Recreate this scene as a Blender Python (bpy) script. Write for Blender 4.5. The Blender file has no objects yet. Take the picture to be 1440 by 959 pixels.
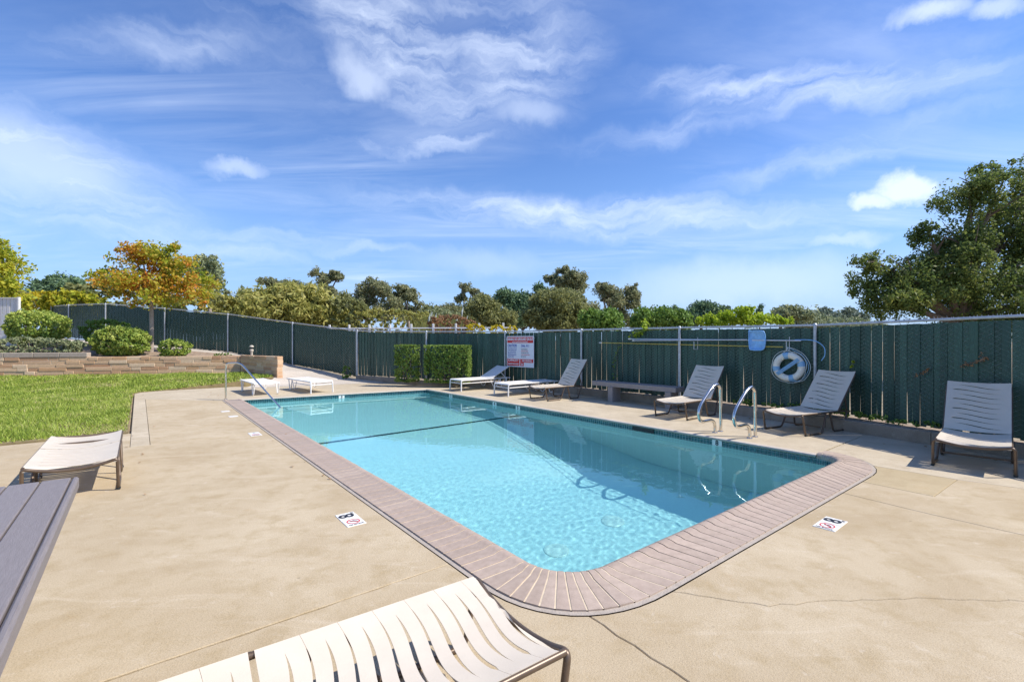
import bpy, bmesh, math, random
import numpy as np
from mathutils import Vector, Matrix, noise
random.seed(7)
rng = np.random.default_rng(7)
sc = bpy.context.scene
col = sc.collection
R = math.radians

# ------------------------------------------------------------------ camera, sky, sun, exposure
cam = bpy.data.objects.new('camera', bpy.data.cameras.new('camera'))
col.objects.link(cam)
sc.camera = cam
cam.location = (0, 0, 1.45)
cam.rotation_euler = (R(90), 0, 0)
cam.data.sensor_width = 36
cam.data.lens = 16.55
cam.data.clip_start = 0.05
cam.data.clip_end = 20000

SUN_EL = R(47.5)
sun_h = Vector((0.994, -0.11, 0)).normalized()
sun_dir = sun_h * math.cos(SUN_EL) + Vector((0, 0, math.sin(SUN_EL)))
sl = bpy.data.lights.new('sun', 'SUN')
sl.energy = 3.4
sl.angle = R(0.5)
sl.color = (1.0, 0.94, 0.86)
sl.cycles.is_caustics_light = True
so = bpy.data.objects.new('sun', sl)
col.objects.link(so)
so.location = (20, 0, 30)
so.rotation_euler = sun_dir.to_track_quat('Z', 'Y').to_euler()

sc.view_settings.view_transform = 'Standard'
sc.view_settings.look = 'None'
sc.view_settings.exposure = 0.80
sc.view_settings.gamma = 1
sc.cycles.use_denoising = True
sc.cycles.sample_clamp_indirect = 12
sc.cycles.max_bounces = 16
sc.cycles.diffuse_bounces = 6
sc.cycles.transmission_bounces = 14
sc.cycles.transparent_max_bounces = 12

world = bpy.data.worlds.new('World')
sc.world = world
world.use_nodes = True


def node(nt, kind, inputs=None, **props):
    n = nt.nodes.new(kind)
    for k, v in props.items():
        setattr(n, k, v)
    for k, v in (inputs or {}).items():
        if isinstance(v, bpy.types.NodeSocket):
            nt.links.new(v, n.inputs[k])
        else:
            n.inputs[k].default_value = v
    return n


def mth(nt, op, a, b=0.0, c=None, clamp=False):
    d = {0: a, 1: b}
    if c is not None:
        d[2] = c
    return node(nt, 'ShaderNodeMath', d, operation=op, use_clamp=clamp).outputs[0]


def mixc(nt, f, a, b, mode='MIX'):
    n = node(nt, 'ShaderNodeMix', None, data_type='RGBA', blend_type=mode)
    for idx, v in ((0, f), (6, a), (7, b)):
        if isinstance(v, bpy.types.NodeSocket):
            nt.links.new(v, n.inputs[idx])
        else:
            n.inputs[idx].default_value = v if idx == 0 else (*v, 1)[:4]
    return n.outputs[2]


def ramp(nt, f, stops):
    n = node(nt, 'ShaderNodeValToRGB', {0: f})
    e = n.color_ramp.elements
    while len(e) < len(stops):
        e.new(0.5)
    for k, (p, c) in enumerate(stops):
        e[k].position = p
        e[k].color = (*c, 1) if len(c) == 3 else c
    return n.outputs[0]


def angles(px, py):
    """direction of a point of the sky: azimuth from +Y and elevation, in radians"""
    x, z = (px - 720) / 662, (479.5 - py) / 662
    return math.atan(x), math.atan(z / math.hypot(1, x))


def build_world():
    nt = world.node_tree
    bg = nt.nodes['Background']
    sky = node(nt, 'ShaderNodeTexSky', None, sky_type='NISHITA', sun_disc=False)
    sky.sun_elevation = SUN_EL
    sky.sun_rotation = math.atan2(sun_h.x, sun_h.y)
    sky.altitude = 50
    sky.air_density = 1.0
    sky.dust_density = 0.2
    sky.ozone_density = 3.0
    co = node(nt, 'ShaderNodeTexCoord').outputs['Generated']
    sep = node(nt, 'ShaderNodeSeparateXYZ', {0: co})
    x, y, z = sep.outputs
    az = mth(nt, 'ARCTAN2', x, y)
    el = mth(nt, 'ARCSINE', z)
    # cirrus: noise stretched on the plane of the cloud layer
    zz = mth(nt, 'MAXIMUM', z, 0.03)
    zp = mth(nt, 'ADD', zz, 0.10)
    px_ = mth(nt, 'DIVIDE', x, zp)
    py_ = mth(nt, 'DIVIDE', y, zp)
    plane = node(nt, 'ShaderNodeCombineXYZ', {0: px_, 1: py_}).outputs[0]
    mp = node(nt, 'ShaderNodeMapping', {0: plane, 'Rotation': (0, 0, R(24)), 'Scale': (0.55, 2.1, 1)}).outputs[0]
    n1 = node(nt, 'ShaderNodeTexNoise', {'Vector': mp, 'Scale': 1.1, 'Detail': 9, 'Roughness': 0.62, 'Distortion': 0.9}).outputs[0]
    mp2 = node(nt, 'ShaderNodeMapping', {0: plane, 'Location': (3.1, 0.7, 0), 'Rotation': (0, 0, R(8)), 'Scale': (1.0, 1.6, 1)}).outputs[0]
    n2 = node(nt, 'ShaderNodeTexNoise', {'Vector': mp2, 'Scale': 0.8, 'Detail': 5, 'Roughness': 0.5}).outputs[0]
    fine = node(nt, 'ShaderNodeMapRange', {0: n1, 1: 0.42, 2: 0.72}).outputs[0]
    broad = node(nt, 'ShaderNodeMapRange', {0: n2, 1: 0.36, 2: 0.68}).outputs[0]
    wisps = mth(nt, 'MULTIPLY', mth(nt, 'MULTIPLY', fine, broad), 0.5)
    ae = node(nt, 'ShaderNodeCombineXYZ', {0: az, 1: el}).outputs[0]
    wob = node(nt, 'ShaderNodeTexNoise', {'Vector': ae, 'Scale': 9, 'Detail': 6, 'Roughness': 0.6}, noise_dimensions='3D').outputs[1]
    wv = node(nt, 'ShaderNodeVectorMath', {0: wob, 1: (0.5, 0.5, 0.5)}, operation='SUBTRACT').outputs[0]
    wv = node(nt, 'ShaderNodeVectorMath', {0: wv, 1: (0.11, 0.09, 0.1)}, operation='MULTIPLY').outputs[0]
    aew = node(nt, 'ShaderNodeVectorMath', {0: ae, 1: wv}, operation='ADD').outputs[0]
    sm = node(nt, 'ShaderNodeMapping', {0: aew, 'Rotation': (0, 0, R(-6)), 'Scale': (2.2, 11, 1)}).outputs[0]
    n3 = node(nt, 'ShaderNodeTexNoise', {'Vector': sm, 'Scale': 1.9, 'Detail': 10, 'Roughness': 0.62, 'Distortion': 0.35}).outputs[0]
    streak = node(nt, 'ShaderNodeMapRange', {0: n3, 1: 0.30, 2: 0.74}).outputs[0]

    def bank(px, py, rx, ry, rot, amp, tex):
        a0, e0 = angles(px, py)
        r1 = abs(angles(px + rx, py)[0] - angles(px - rx, py)[0]) / 2
        r2 = abs(angles(px, py - ry)[1] - angles(px, py + ry)[1]) / 2
        d = node(nt, 'ShaderNodeVectorMath', {0: aew, 1: (a0, e0, 0)}, operation='SUBTRACT').outputs[0]
        m = node(nt, 'ShaderNodeVectorRotate', {'Vector': d, 'Angle': R(rot)}, rotation_type='Z_AXIS').outputs[0]
        m = node(nt, 'ShaderNodeVectorMath', {0: m, 1: (1 / r1, 1 / r2, 1)}, operation='MULTIPLY').outputs[0]
        ln = node(nt, 'ShaderNodeVectorMath', {0: m}, operation='LENGTH').outputs['Value']
        g = node(nt, 'ShaderNodeMapRange', {0: ln, 1: 1.15, 2: 0.15}, interpolation_type='SMOOTHSTEP').outputs[0]
        g = mth(nt, 'MULTIPLY', g, amp)
        return mth(nt, 'MULTIPLY', g, tex) if tex is not None else g
    banks = [bank(40, 225, 250, 80, 14, .55, None), bank(60, 240, 330, 100, 14, .9, streak), bank(110, 300, 300, 60, 4, .55, streak), bank(200, 335, 330, 24, 2, .6, streak),
             bank(560, 70, 190, 110, 20, .95, streak), bank(700, 110, 190, 110, -14, .85, streak), bank(508, 105, 62, 42, 16, .62, None), bank(740, 160, 75, 32, 0, .45, None),
             bank(590, 200, 170, 22, -8, .75, streak), bank(335, 231, 66, 17, -3, .5, None), bank(480, 60, 300, 200, 0, .25, streak),
             bank(820, 305, 450, 36, 4, 1.0, streak), bank(1120, 125, 330, 46, 12, .85, streak), bank(1180, 215, 300, 30, -6, .5, streak), bank(260, 60, 260, 40, -18, .45, streak), bank(430, 340, 260, 16, 2, .55, streak), bank(1000, 170, 300, 30, -4, .45, streak),
             bank(1310, 20, 80, 26, 8, .75, None), bank(1400, 10, 60, 20, 0, .6, None), bank(1050, 400, 260, 50, 0, .45, None), bank(680, 370, 130, 28, 0, .25, None),
             bank(1150, 145, 26, 9, 10, .5, None), bank(680, 10, 220, 26, 0, .7, streak), bank(1190, 335, 70, 13, 0, .45, None)]
    tot = wisps
    for b in banks:
        tot = mth(nt, 'MAXIMUM', tot, b)
    puff = mth(nt, 'MAXIMUM', bank(1278, 258, 62, 34, 6, 1.5, None), bank(1232, 275, 44, 22, 6, 1.2, None))
    puff = node(nt, 'ShaderNodeMapRange', {0: puff, 1: 0.15, 2: 1.35, 4: 0.85}, interpolation_type='SMOOTHSTEP').outputs[0]
    up = node(nt, 'ShaderNodeMapRange', {0: z, 1: -0.02, 2: 0.05}).outputs[0]
    cl = mth(nt, 'MULTIPLY', mth(nt, 'MAXIMUM', mth(nt, 'MULTIPLY', tot, 0.85), puff), up, clamp=True)
    hs = node(nt, 'ShaderNodeHueSaturation', {'Color': sky.outputs[0], 'Saturation': SKY_SAT, 'Value': SKY_VAL, 'Hue': SKY_HUE}).outputs[0]
    # low air is paler than the Nishita sky gives
    hz = node(nt, 'ShaderNodeMapRange', {0: z, 1: 0.36, 2: 0.0, 4: 0.8}, interpolation_type='SMOOTHSTEP').outputs[0]
    base = mixc(nt, hz, hs, HORIZON)
    colr = mixc(nt, cl, base, CLOUD)
    nt.links.new(colr, bg.inputs[0])
    bg.inputs[1].default_value = 0.12


SKY_SAT, SKY_VAL, SKY_HUE = 1.2, 0.93, 0.512
HORIZON = (1.45, 2.55, 4.8)
CLOUD = (4.9, 5.5, 6.6)
build_world()

# ------------------------------------------------------------------ places: pool frame (s along the pool, t across it)
U = Vector((-0.621, 0.784, 0)).normalized()
V = Vector((U.y, -U.x, 0))
ANG_V = math.atan2(V.y, V.x)


def P(s, t, z=0.0):
    p = U * s + V * t
    return Vector((p.x, p.y, z))


def at(px, py, Y):
    """a point Y metres out in front of the pool deck's south end"""
    return Vector(((px - 720) / 662 * Y, Y, 1.45 + (479.5 - py) / 662 * Y))


# ------------------------------------------------------------------ materials
def material(name):
    m = bpy.data.materials.new(name)
    m.use_nodes = True
    return m, m.node_tree, m.node_tree.nodes['Principled BSDF']


def plain(name, c, rough=0.55, metal=0.0, var=0.12, scale=14, bump=0.0, bscale=80, spec=None):
    m, nt, b = material(name)
    co = node(nt, 'ShaderNodeTexCoord').outputs['Object']
    n = node(nt, 'ShaderNodeTexNoise', {'Vector': co, 'Scale': scale, 'Detail': 5, 'Roughness': 0.6}).outputs[0]
    lo = tuple(x * (1 - var) for x in c)
    hi = tuple(min(1, x * (1 + var)) for x in c)
    nt.links.new(ramp(nt, n, [(0.3, lo), (0.7, hi)]), b.inputs['Base Color'])
    b.inputs['Roughness'].default_value = rough
    b.inputs['Metallic'].default_value = metal
    if spec is not None:
        b.inputs['Specular IOR Level'].default_value = spec
    if bump:
        n2 = node(nt, 'ShaderNodeTexNoise', {'Vector': co, 'Scale': bscale, 'Detail': 4}).outputs[0]
        bp = node(nt, 'ShaderNodeBump', {'Height': n2, 'Strength': bump, 'Distance': 0.01}).outputs[0]
        nt.links.new(bp, b.inputs['Normal'])
    return m


def concrete(name, c1, c2, stain, bump=0.35, seed=0.0, fade=(.62, .55, .45)):
    m, nt, b = material(name)
    co = node(nt, 'ShaderNodeNewGeometry').outputs['Position']
    co = node(nt, 'ShaderNodeMapping', {0: co, 'Location': (seed, seed * .7, 0)}).outputs[0]
    big = node(nt, 'ShaderNodeTexNoise', {'Vector': co, 'Scale': 0.9, 'Detail': 7, 'Roughness': 0.62, 'Distortion': 0.6}).outputs[0]
    mid = node(nt, 'ShaderNodeTexNoise', {'Vector': co, 'Scale': 4.5, 'Detail': 8, 'Roughness': 0.7}).outputs[0]
    fin = node(nt, 'ShaderNodeTexNoise', {'Vector': co, 'Scale': 160, 'Detail': 3, 'Roughness': 0.7}).outputs[0]
    a = ramp(nt, big, [(0.33, c1), (0.66, c2)])
    st = node(nt, 'ShaderNodeMapRange', {0: mid, 1: 0.48, 2: 0.68, 4: 0.8}).outputs[0]
    a = mixc(nt, st, a, stain)
    sco = node(nt, 'ShaderNodeMapping', {0: co, 'Rotation': (0, 0, R(-25)), 'Scale': (0.5, 2.2, 1)}).outputs[0]
    sw = node(nt, 'ShaderNodeTexNoise', {'Vector': sco, 'Scale': 2.2, 'Detail': 6, 'Roughness': 0.65, 'Distortion': 1.2}).outputs[0]
    a = mixc(nt, node(nt, 'ShaderNodeMapRange', {0: sw, 1: 0.56, 2: 0.74, 4: 0.45}).outputs[0], a, fade)
    sp = ramp(nt, fin, [(0.34, (.66, .63, .58)), (0.5, (1, 1, 1)), (0.7, (1.08, 1.07, 1.05))])
    a = mixc(nt, 0.75, a, sp, 'MULTIPLY')
    rust = node(nt, 'ShaderNodeTexNoise', {'Vector': co, 'Scale': 2.1, 'Detail': 9, 'Roughness': 0.75, 'Distortion': 1.5}).outputs[0]
    a = mixc(nt, node(nt, 'ShaderNodeMapRange', {0: rust, 1: 0.60, 2: 0.72, 4: 0.38}).outputs[0], a, (.42, .27, .11))
    vor = node(nt, 'ShaderNodeTexVoronoi', {'Vector': co, 'Scale': 2.6, 'Randomness': 1.0}).outputs[0]
    spot = node(nt, 'ShaderNodeMapRange', {0: vor, 1: 0.035, 2: 0.012, 4: 0.5}).outputs[0]
    a = mixc(nt, spot, a, (.16, .12, .08))
    scf = node(nt, 'ShaderNodeTexNoise', {'Vector': co, 'Scale': 7.5, 'Detail': 9, 'Roughness': 0.8, 'Distortion': .4}).outputs[0]
    a = mixc(nt, node(nt, 'ShaderNodeMapRange', {0: scf, 1: 0.58, 2: 0.70, 4: 0.5}).outputs[0], a, (.66, .58, .46))
    nt.links.new(a, b.inputs['Base Color'])
    b.inputs['Roughness'].default_value = 0.85
    b.inputs['Specular IOR Level'].default_value = 0.25
    f2 = node(nt, 'ShaderNodeTexNoise', {'Vector': co, 'Scale': 70, 'Detail': 5, 'Roughness': 0.7}).outputs[0]
    bp = node(nt, 'ShaderNodeBump', {'Height': f2, 'Strength': bump, 'Distance': 0.006}).outputs[0]
    nt.links.new(bp, b.inputs['Normal'])
    return m


def per_piece(name, cols, rough=0.8, bump=0.3, bscale=60, grain=None):
    """colour differs from object to object (bricks, slats)"""
    m, nt, b = material(name)
    rnd = node(nt, 'ShaderNodeObjectInfo').outputs['Random']
    stops = [((k + 0.5) / len(cols), c) for k, c in enumerate(cols)]
    a = ramp(nt, rnd, stops)
    co = node(nt, 'ShaderNodeTexCoord').outputs['Object']
    if grain:
        co = node(nt, 'ShaderNodeMapping', {0: co, 'Scale': grain}).outputs[0]
    n = node(nt, 'ShaderNodeTexNoise', {'Vector': co, 'Scale': 16, 'Detail': 6, 'Roughness': 0.65}).outputs[0]
    a = mixc(nt, 0.6, a, ramp(nt, n, [(0.3, (.66, .64, .62)), (0.65, (1.0, 1.0, 1.0))]), 'MULTIPLY')
    nt.links.new(a, b.inputs['Base Color'])
    b.inputs['Roughness'].default_value = rough
    n2 = node(nt, 'ShaderNodeTexNoise', {'Vector': co, 'Scale': bscale, 'Detail': 4}).outputs[0]
    bp = node(nt, 'ShaderNodeBump', {'Height': n2, 'Strength': bump, 'Distance': 0.006}).outputs[0]
    nt.links.new(bp, b.inputs['Normal'])
    return m


def leafy(name, cols, translucent=0.35, rough=0.55, zone=1.3, zw=.9, rw=.55):
    m, nt, b = material(name)
    rnd = node(nt, 'ShaderNodeNewGeometry').outputs['Random Per Island']
    pos = node(nt, 'ShaderNodeNewGeometry').outputs['Position']
    n = node(nt, 'ShaderNodeTexNoise', {'Vector': pos, 'Scale': zone, 'Detail': 3}).outputs[0]
    f = mth(nt, 'ADD', mth(nt, 'MULTIPLY', rnd, rw), mth(nt, 'MULTIPLY', n, zw))
    f = mth(nt, 'SUBTRACT', f, rw / 2 + zw / 2 - 0.5, clamp=True)
    stops = [(k / (len(cols) - 1), c) for k, c in enumerate(cols)]
    a = ramp(nt, f, stops)
    nt.links.new(a, b.inputs['Base Color'])
    b.inputs['Roughness'].default_value = rough
    b.inputs['Specular IOR Level'].default_value = 0.3
    tr = node(nt, 'ShaderNodeBsdfTranslucent', {'Color': a})
    mx = node(nt, 'ShaderNodeMixShader', {0: translucent, 1: b.outputs[0], 2: tr.outputs[0]})
    nt.links.new(mx.outputs[0], nt.nodes['Material Output'].inputs['Surface'])
    return m


M = {}
M['deck'] = concrete('deck concrete', (.44, .345, .215), (.55, .455, .31), (.41, .315, .18), bump=.6, fade=(.64, .55, .41))
M['deck2'] = concrete('deck concrete lighter', (.47, .395, .275), (.57, .485, .35), (.43, .35, .24), bump=.6, seed=9, fade=(.60, .51, .39))
M['patch'] = concrete('yellowed concrete', (.42, .335, .20), (.48, .385, .235), (.40, .31, .18), seed=4, fade=(.43, .35, .21))
M['kerb'] = concrete('kerb concrete', (.27, .225, .17), (.36, .30, .23), (.22, .18, .13), seed=3, fade=(.42, .36, .28))
M['path'] = concrete('path concrete', (.50, .45, .38), (.58, .52, .44), (.46, .40, .33), seed=6)
M['mortar'] = plain('grey mortar', (.40, .345, .285), 0.9, bump=.4)
M['joint'] = plain('grout', (.62, .51, .36), 0.9, bump=.3)
M['coping'] = per_piece('coping brick', [(.43, .335, .26), (.47, .365, .285), (.44, .345, .27), (.49, .385, .30)], 0.6, 0.18, 90)
M['ground'] = plain('dry ground', (.30, .24, .15), 0.95, var=.3, scale=3, bump=.5, bscale=20)
M['soil'] = plain('planter soil', (.30, .22, .15), 0.95, var=.35, scale=9, bump=.8, bscale=30)
M['turf'] = plain('turf soil', (.25, .19, .09), 0.95, var=.3, scale=5, bump=.6, bscale=30)
M['tile'] = plain('pool tile', (.035, .125, .13), 0.18, var=.7, scale=22)
M['white'] = plain('white enamel', (.80, .78, .74), 0.4, var=.04)
M['whitefab'] = plain('white vinyl', (.80, .78, .74), 0.6, var=.05, bump=.3, bscale=200)
M['strap'] = plain('greige vinyl strap', (.67, .585, .46), 0.5, var=.05, scale=6, bump=.05, bscale=150)
M['bronze'] = plain('bronze frame', (.14, .098, .066), 0.38, 0.35, var=.2)
M['steel'] = plain('stainless steel', (.74, .70, .64), 0.17, 1.0, var=.06)
M['galv'] = plain('galvanised steel', (.50, .52, .54), 0.45, 0.55, var=.2)
M['wire'] = plain('green coated wire', (.34, .44, .43), 0.45, 0.2, var=.2)
M['slat'] = per_piece('green privacy slat', [(.018, .062, .042), (.032, .090, .060), (.022, .072, .052), (.040, .106, .074)], 0.5, 0.05, 40)
M['brick'] = per_piece('wall brick', [(.60, .36, .19), (.70, .48, .29), (.62, .40, .23), (.52, .29, .16), (.74, .54, .35)], 0.9, 0.7, 60)
M['cap'] = per_piece('grey cap brick', [(.40, .33, .26), (.44, .37, .30)], 0.9, 0.6, 60)
M['plank'] = per_piece('grey composite plank', [(.235, .205, .20), (.265, .235, .23), (.25, .22, .212)], 0.55, 0.35, 60, grain=(1, 14, 14))
M['bench'] = plain('painted bench wood', (.33, .28, .25), 0.7, var=.1, bump=.2)
M['black'] = plain('black print', (.015, .015, .02), 0.5)
M['red'] = plain('red print', (.62, .03, .03), 0.5, var=.03)
M['blue'] = plain('blue print', (.05, .10, .42), 0.5, var=.03)
M['signwhite'] = plain('sign face', (.72, .74, .80), 0.45, var=.02)
M['ceramic'] = plain('white ceramic', (.80, .78, .72), 0.3, var=.03)
M['netblue'] = plain('blue net plastic', (.24, .50, .82), 0.5, var=.2)
M['ringblue'] = plain('blue band', (.26, .48, .68), 0.5, var=.1)
M['ringwhite'] = plain('life ring vinyl', (.84, .80, .68), 0.5, var=.06)
M['rope'] = plain('pale rope', (.55, .60, .58), 0.8, var=.1)
M['yellow'] = plain('yellow pole', (.50, .40, .08), 0.5, var=.1)
M['alu'] = plain('aluminium pole', (.66, .68, .72), 0.35, 0.6, var=.05)
M['bark'] = plain('bark', (.16, .12, .09), 0.95, var=.3, bump=.8, bscale=30)
M['palebark'] = plain('pale bark', (.36, .30, .24), 0.95, var=.3, bump=.6, bscale=30)
M['dark'] = plain('dark plastic', (.02, .025, .025), 0.5)
M['whitewood'] = per_piece('weathered white board', [(.72, .70, .66), (.78, .76, .72), (.68, .66, .62)], 0.8, 0.3, 50)
M['linetile'] = plain('dark line tile', (.015, .03, .05), 0.4)
M['house'] = plain('far house wall', (.66, .64, .62), 0.8, var=.05)
M['roof'] = plain('far roof', (.22, .18, .17), 0.9, var=.1)
M['glass'] = plain('far window', (.05, .06, .08), 0.2)
M['hill'] = plain('far hill scrub', (.10, .13, .10), 0.95, var=.4, scale=.02)


def pool_plaster():
    m, nt, b = material('pool plaster')
    pos = node(nt, 'ShaderNodeNewGeometry').outputs['Position']
    n = node(nt, 'ShaderNodeTexNoise', {'Vector': pos, 'Scale': 1.6, 'Detail': 7, 'Roughness': 0.65, 'Distortion': .5}).outputs[0]
    f = node(nt, 'ShaderNodeTexNoise', {'Vector': pos, 'Scale': 24, 'Detail': 4, 'Roughness': 0.7}).outputs[0]
    a = ramp(nt, n, [(0.3, (.68, .76, .745)), (0.7, (.75, .81, .79))])
    a = mixc(nt, 0.35, a, ramp(nt, f, [(0.35, (.86, .88, .88)), (0.6, (1, 1, 1))]), 'MULTIPLY')
    nt.links.new(a, b.inputs['Base Color'])
    b.inputs['Roughness'].default_value = 0.8
    return m


def water_mat():
    m, nt, b = material('pool water')
    nt.nodes.remove(b)
    pos = node(nt, 'ShaderNodeNewGeometry').outputs['Position']
    g = node(nt, 'ShaderNodeBsdfGlass', {'Color': WATER, 'Roughness': 0.0, 'IOR': 1.333})
    nt.links.new(g.outputs[0], nt.nodes['Material Output'].inputs['Surface'])
    return m


WATER = (.66, .935, .965, 1)
M['plaster'] = pool_plaster()
M['water'] = water_mat()


# ------------------------------------------------------------------ helpers for objects
def tag(o, label=None, cat=None, group=None, kind=None):
    if label: o['label'] = label
    if cat: o['category'] = cat
    if group: o['group'] = group
    if kind: o['kind'] = kind
    return o


def empty(name, loc, rz=0.0):
    o = bpy.data.objects.new(name, None)
    o.empty_display_size = 0.2
    col.objects.link(o)
    o.location = loc
    o.rotation_euler = (0, 0, rz)
    return o


class MB:
    def __init__(s):
        s.v, s.f = [], []

    def add(s, vs, fs):
        n = len(s.v)
        s.v += [tuple(v) for v in vs]
        s.f += [tuple(i + n for i in f) for f in fs]
        return s

    def box(s, x0, x1, y0, y1, z0, z1, bev=0.0):
        if bev <= 0:
            vs = [(x, y, z) for z in (z0, z1) for x, y in ((x0, y0), (x1, y0), (x1, y1), (x0, y1))]
            return s.add(vs, [(3, 2, 1, 0), (4, 5, 6, 7), (0, 1, 5, 4), (1, 2, 6, 5), (2, 3, 7, 6), (3, 0, 4, 7)])
        b = bev
        def ring(i, z):
            return [(x0 + i, y0 + b, z), (x0 + b, y0 + i, z), (x1 - b, y0 + i, z), (x1 - i, y0 + b, z),
                    (x1 - i, y1 - b, z), (x1 - b, y1 - i, z), (x0 + b, y1 - i, z), (x0 + i, y1 - b, z)]
        rings = [[(x0 + b, y0 + b, z0)] * 0, None]
        r0 = ring(0, z0); r1 = ring(0, z1 - b)
        r2 = [(x0 + b, y0 + b, z1), (x1 - b, y0 + b, z1), (x1 - b, y1 - b, z1), (x0 + b, y1 - b, z1)]
        vs = r0 + r1 + r2
        fs = [tuple(range(7, -1, -1))] + [(i, (i + 1) % 8, 8 + (i + 1) % 8, 8 + i) for i in range(8)]
        fs += [(16, 17, 18, 19), (9, 10, 17, 16), (11, 12, 18, 17), (13, 14, 19, 18), (15, 8, 16, 19), (8, 9, 16), (10, 11, 17), (12, 13, 18), (14, 15, 19)]
        return s.add(vs, fs)

    def prism(s, poly, z0, z1):
        """closed outline [(x, y)] counter-clockwise, extruded"""
        n = len(poly)
        vs = [(x, y, z0) for x, y in poly] + [(x, y, z1) for x, y in poly]
        return s.add(vs, [tuple(range(n - 1, -1, -1)), tuple(range(n, 2 * n))] +
                     [(i, (i + 1) % n, n + (i + 1) % n, n + i) for i in range(n)])

    def tube(s, pts, r, sides=8, closed=False, caps=True):
        pts = [Vector(p) for p in pts]
        n = len(pts)
        rs = r if isinstance(r, (list, tuple)) else [r] * n
        tang = []
        for i in range(n):
            a = pts[(i - 1) % n] if (closed or i > 0) else pts[i]
            b = pts[(i + 1) % n] if (closed or i < n - 1) else pts[i]
            d = b - a
            tang.append(d.normalized() if d.length > 1e-9 else Vector((0, 0, 1)))
        up = Vector((0, 0, 1)) if abs(tang[0].z) < 0.9 else Vector((1, 0, 0))
        nx = tang[0].cross(up).normalized()
        vs = []
        for i in range(n):
            nx = (nx - tang[i] * nx.dot(tang[i])).normalized()
            ny = tang[i].cross(nx)
            for k in range(sides):
                a = 2 * math.pi * k / sides
                vs.append(pts[i] + (nx * math.cos(a) + ny * math.sin(a)) * rs[i])
        fs = []
        m = n if closed else n - 1
        for i in range(m):
            j = (i + 1) % n
            for k in range(sides):
                q = (k + 1) % sides
                fs.append((i * sides + k, i * sides + q, j * sides + q, j * sides + k))
        if caps and not closed:
            fs.append(tuple(range(sides - 1, -1, -1)))
            fs.append(tuple((n - 1) * sides + k for k in range(sides)))
        return s.add(vs, fs)

    def lathe(s, prof, sides=20, c=(0, 0, 0)):
        """profile [(r, z)] around the vertical through c"""
        vs = [(c[0] + r * math.cos(2 * math.pi * k / sides), c[1] + r * math.sin(2 * math.pi * k / sides), c[2] + z)
              for r, z in prof for k in range(sides)]
        fs = [(i * sides + k, i * sides + (k + 1) % sides, (i + 1) * sides + (k + 1) % sides, (i + 1) * sides + k)
              for i in range(len(prof) - 1) for k in range(sides)]
        fs += [tuple(range(sides - 1, -1, -1)), tuple((len(prof) - 1) * sides + k for k in range(sides))]
        return s.add(vs, fs)

    def mesh(s, name, mat, smooth=False):
        me = bpy.data.meshes.new(name)
        me.from_pydata(s.v, [], s.f)
        me.materials.append(mat)
        if smooth:
            me.shade_smooth()
            me.set_sharp_from_angle(angle=R(50))
        return me

    def build(s, name, mat, parent=None, smooth=False, loc=None):
        return link(name, s.mesh(name, mat, smooth), parent, loc)


def link(name, me, parent=None, loc=None, rot=None):
    o = bpy.data.objects.new(name, me)
    col.objects.link(o)
    if parent: o.parent = parent
    if loc is not None: o.location = loc
    if rot is not None: o.rotation_euler = rot
    return o


def smooth_path(pts, n=6, closed=False):
    pts = [Vector(p) for p in pts]
    out = []
    N = len(pts)
    m = N if closed else N - 1
    for i in range(m):
        p0 = pts[(i - 1) % N] if (closed or i > 0) else pts[0] * 2 - pts[1]
        p1, p2 = pts[i], pts[(i + 1) % N]
        p3 = pts[(i + 2) % N] if (closed or i < N - 2) else pts[-1] * 2 - pts[-2]
        for k in range(n):
            t = k / n
            out.append(0.5 * ((2 * p1) + (p2 - p0) * t + (2 * p0 - 5 * p1 + 4 * p2 - p3) * t * t + (3 * p1 - p0 - 3 * p2 + p3) * t ** 3))
    if not closed: out.append(pts[-1])
    return out


def bent(pts, r, n=5):
    """polyline with its corners rounded by radius r"""
    pts = [Vector(p) for p in pts]
    out = [pts[0]]
    for i in range(1, len(pts) - 1):
        a, b, c = pts[i - 1], pts[i], pts[i + 1]
        l = min(r, (a - b).length * .48, (c - b).length * .48)
        p, q = b + (a - b).normalized() * l, b + (c - b).normalized() * l
        for k in range(n + 1):
            t = k / n
            out.append(p * (1 - t) ** 2 + b * 2 * t * (1 - t) + q * t * t)
    out.append(pts[-1])
    return out


def children(o):
    return [c for c in bpy.data.objects if c.parent == o]


def copy_tree(o, parent=None, kids=None):
    if kids is None:
        kids = {}
        for c in bpy.data.objects:
            if c.parent: kids.setdefault(c.parent.name, []).append(c)
    c = o.copy()
    col.objects.link(c)
    c.parent = parent
    for ch in kids.get(o.name, []):
        copy_tree(ch, c, kids)
    return c


def fast_mesh(name, verts, nper, mat):
    """many loose polygons of nper corners each"""
    me = bpy.data.meshes.new(name)
    nv = len(verts)
    nf = nv // nper
    me.vertices.add(nv)
    me.vertices.foreach_set('co', np.asarray(verts, np.float32).ravel())
    me.loops.add(nv)
    me.loops.foreach_set('vertex_index', np.arange(nv, dtype=np.int32))
    me.polygons.add(nf)
    me.polygons.foreach_set('loop_start', np.arange(0, nv, nper, dtype=np.int32))
    me.update(calc_edges=True)
    me.materials.append(mat)
    return me


def text_mesh(body, size, mat, align='CENTER', bold=0.0):
    cu = bpy.data.curves.new('lettering', 'FONT')
    cu.body = body
    cu.size = size
    cu.align_x = align
    cu.align_y = 'CENTER'
    cu.offset = bold
    cu.extrude = 0.0008
    cu.resolution_u = 3
    o = bpy.data.objects.new('lettering', cu)
    col.objects.link(o)
    me = bpy.data.meshes.new_from_object(o.evaluated_get(bpy.context.evaluated_depsgraph_get()))
    bpy.data.objects.remove(o)
    me.materials.clear()
    me.materials.append(mat)
    me.name = 'lettering'
    return me


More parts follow.
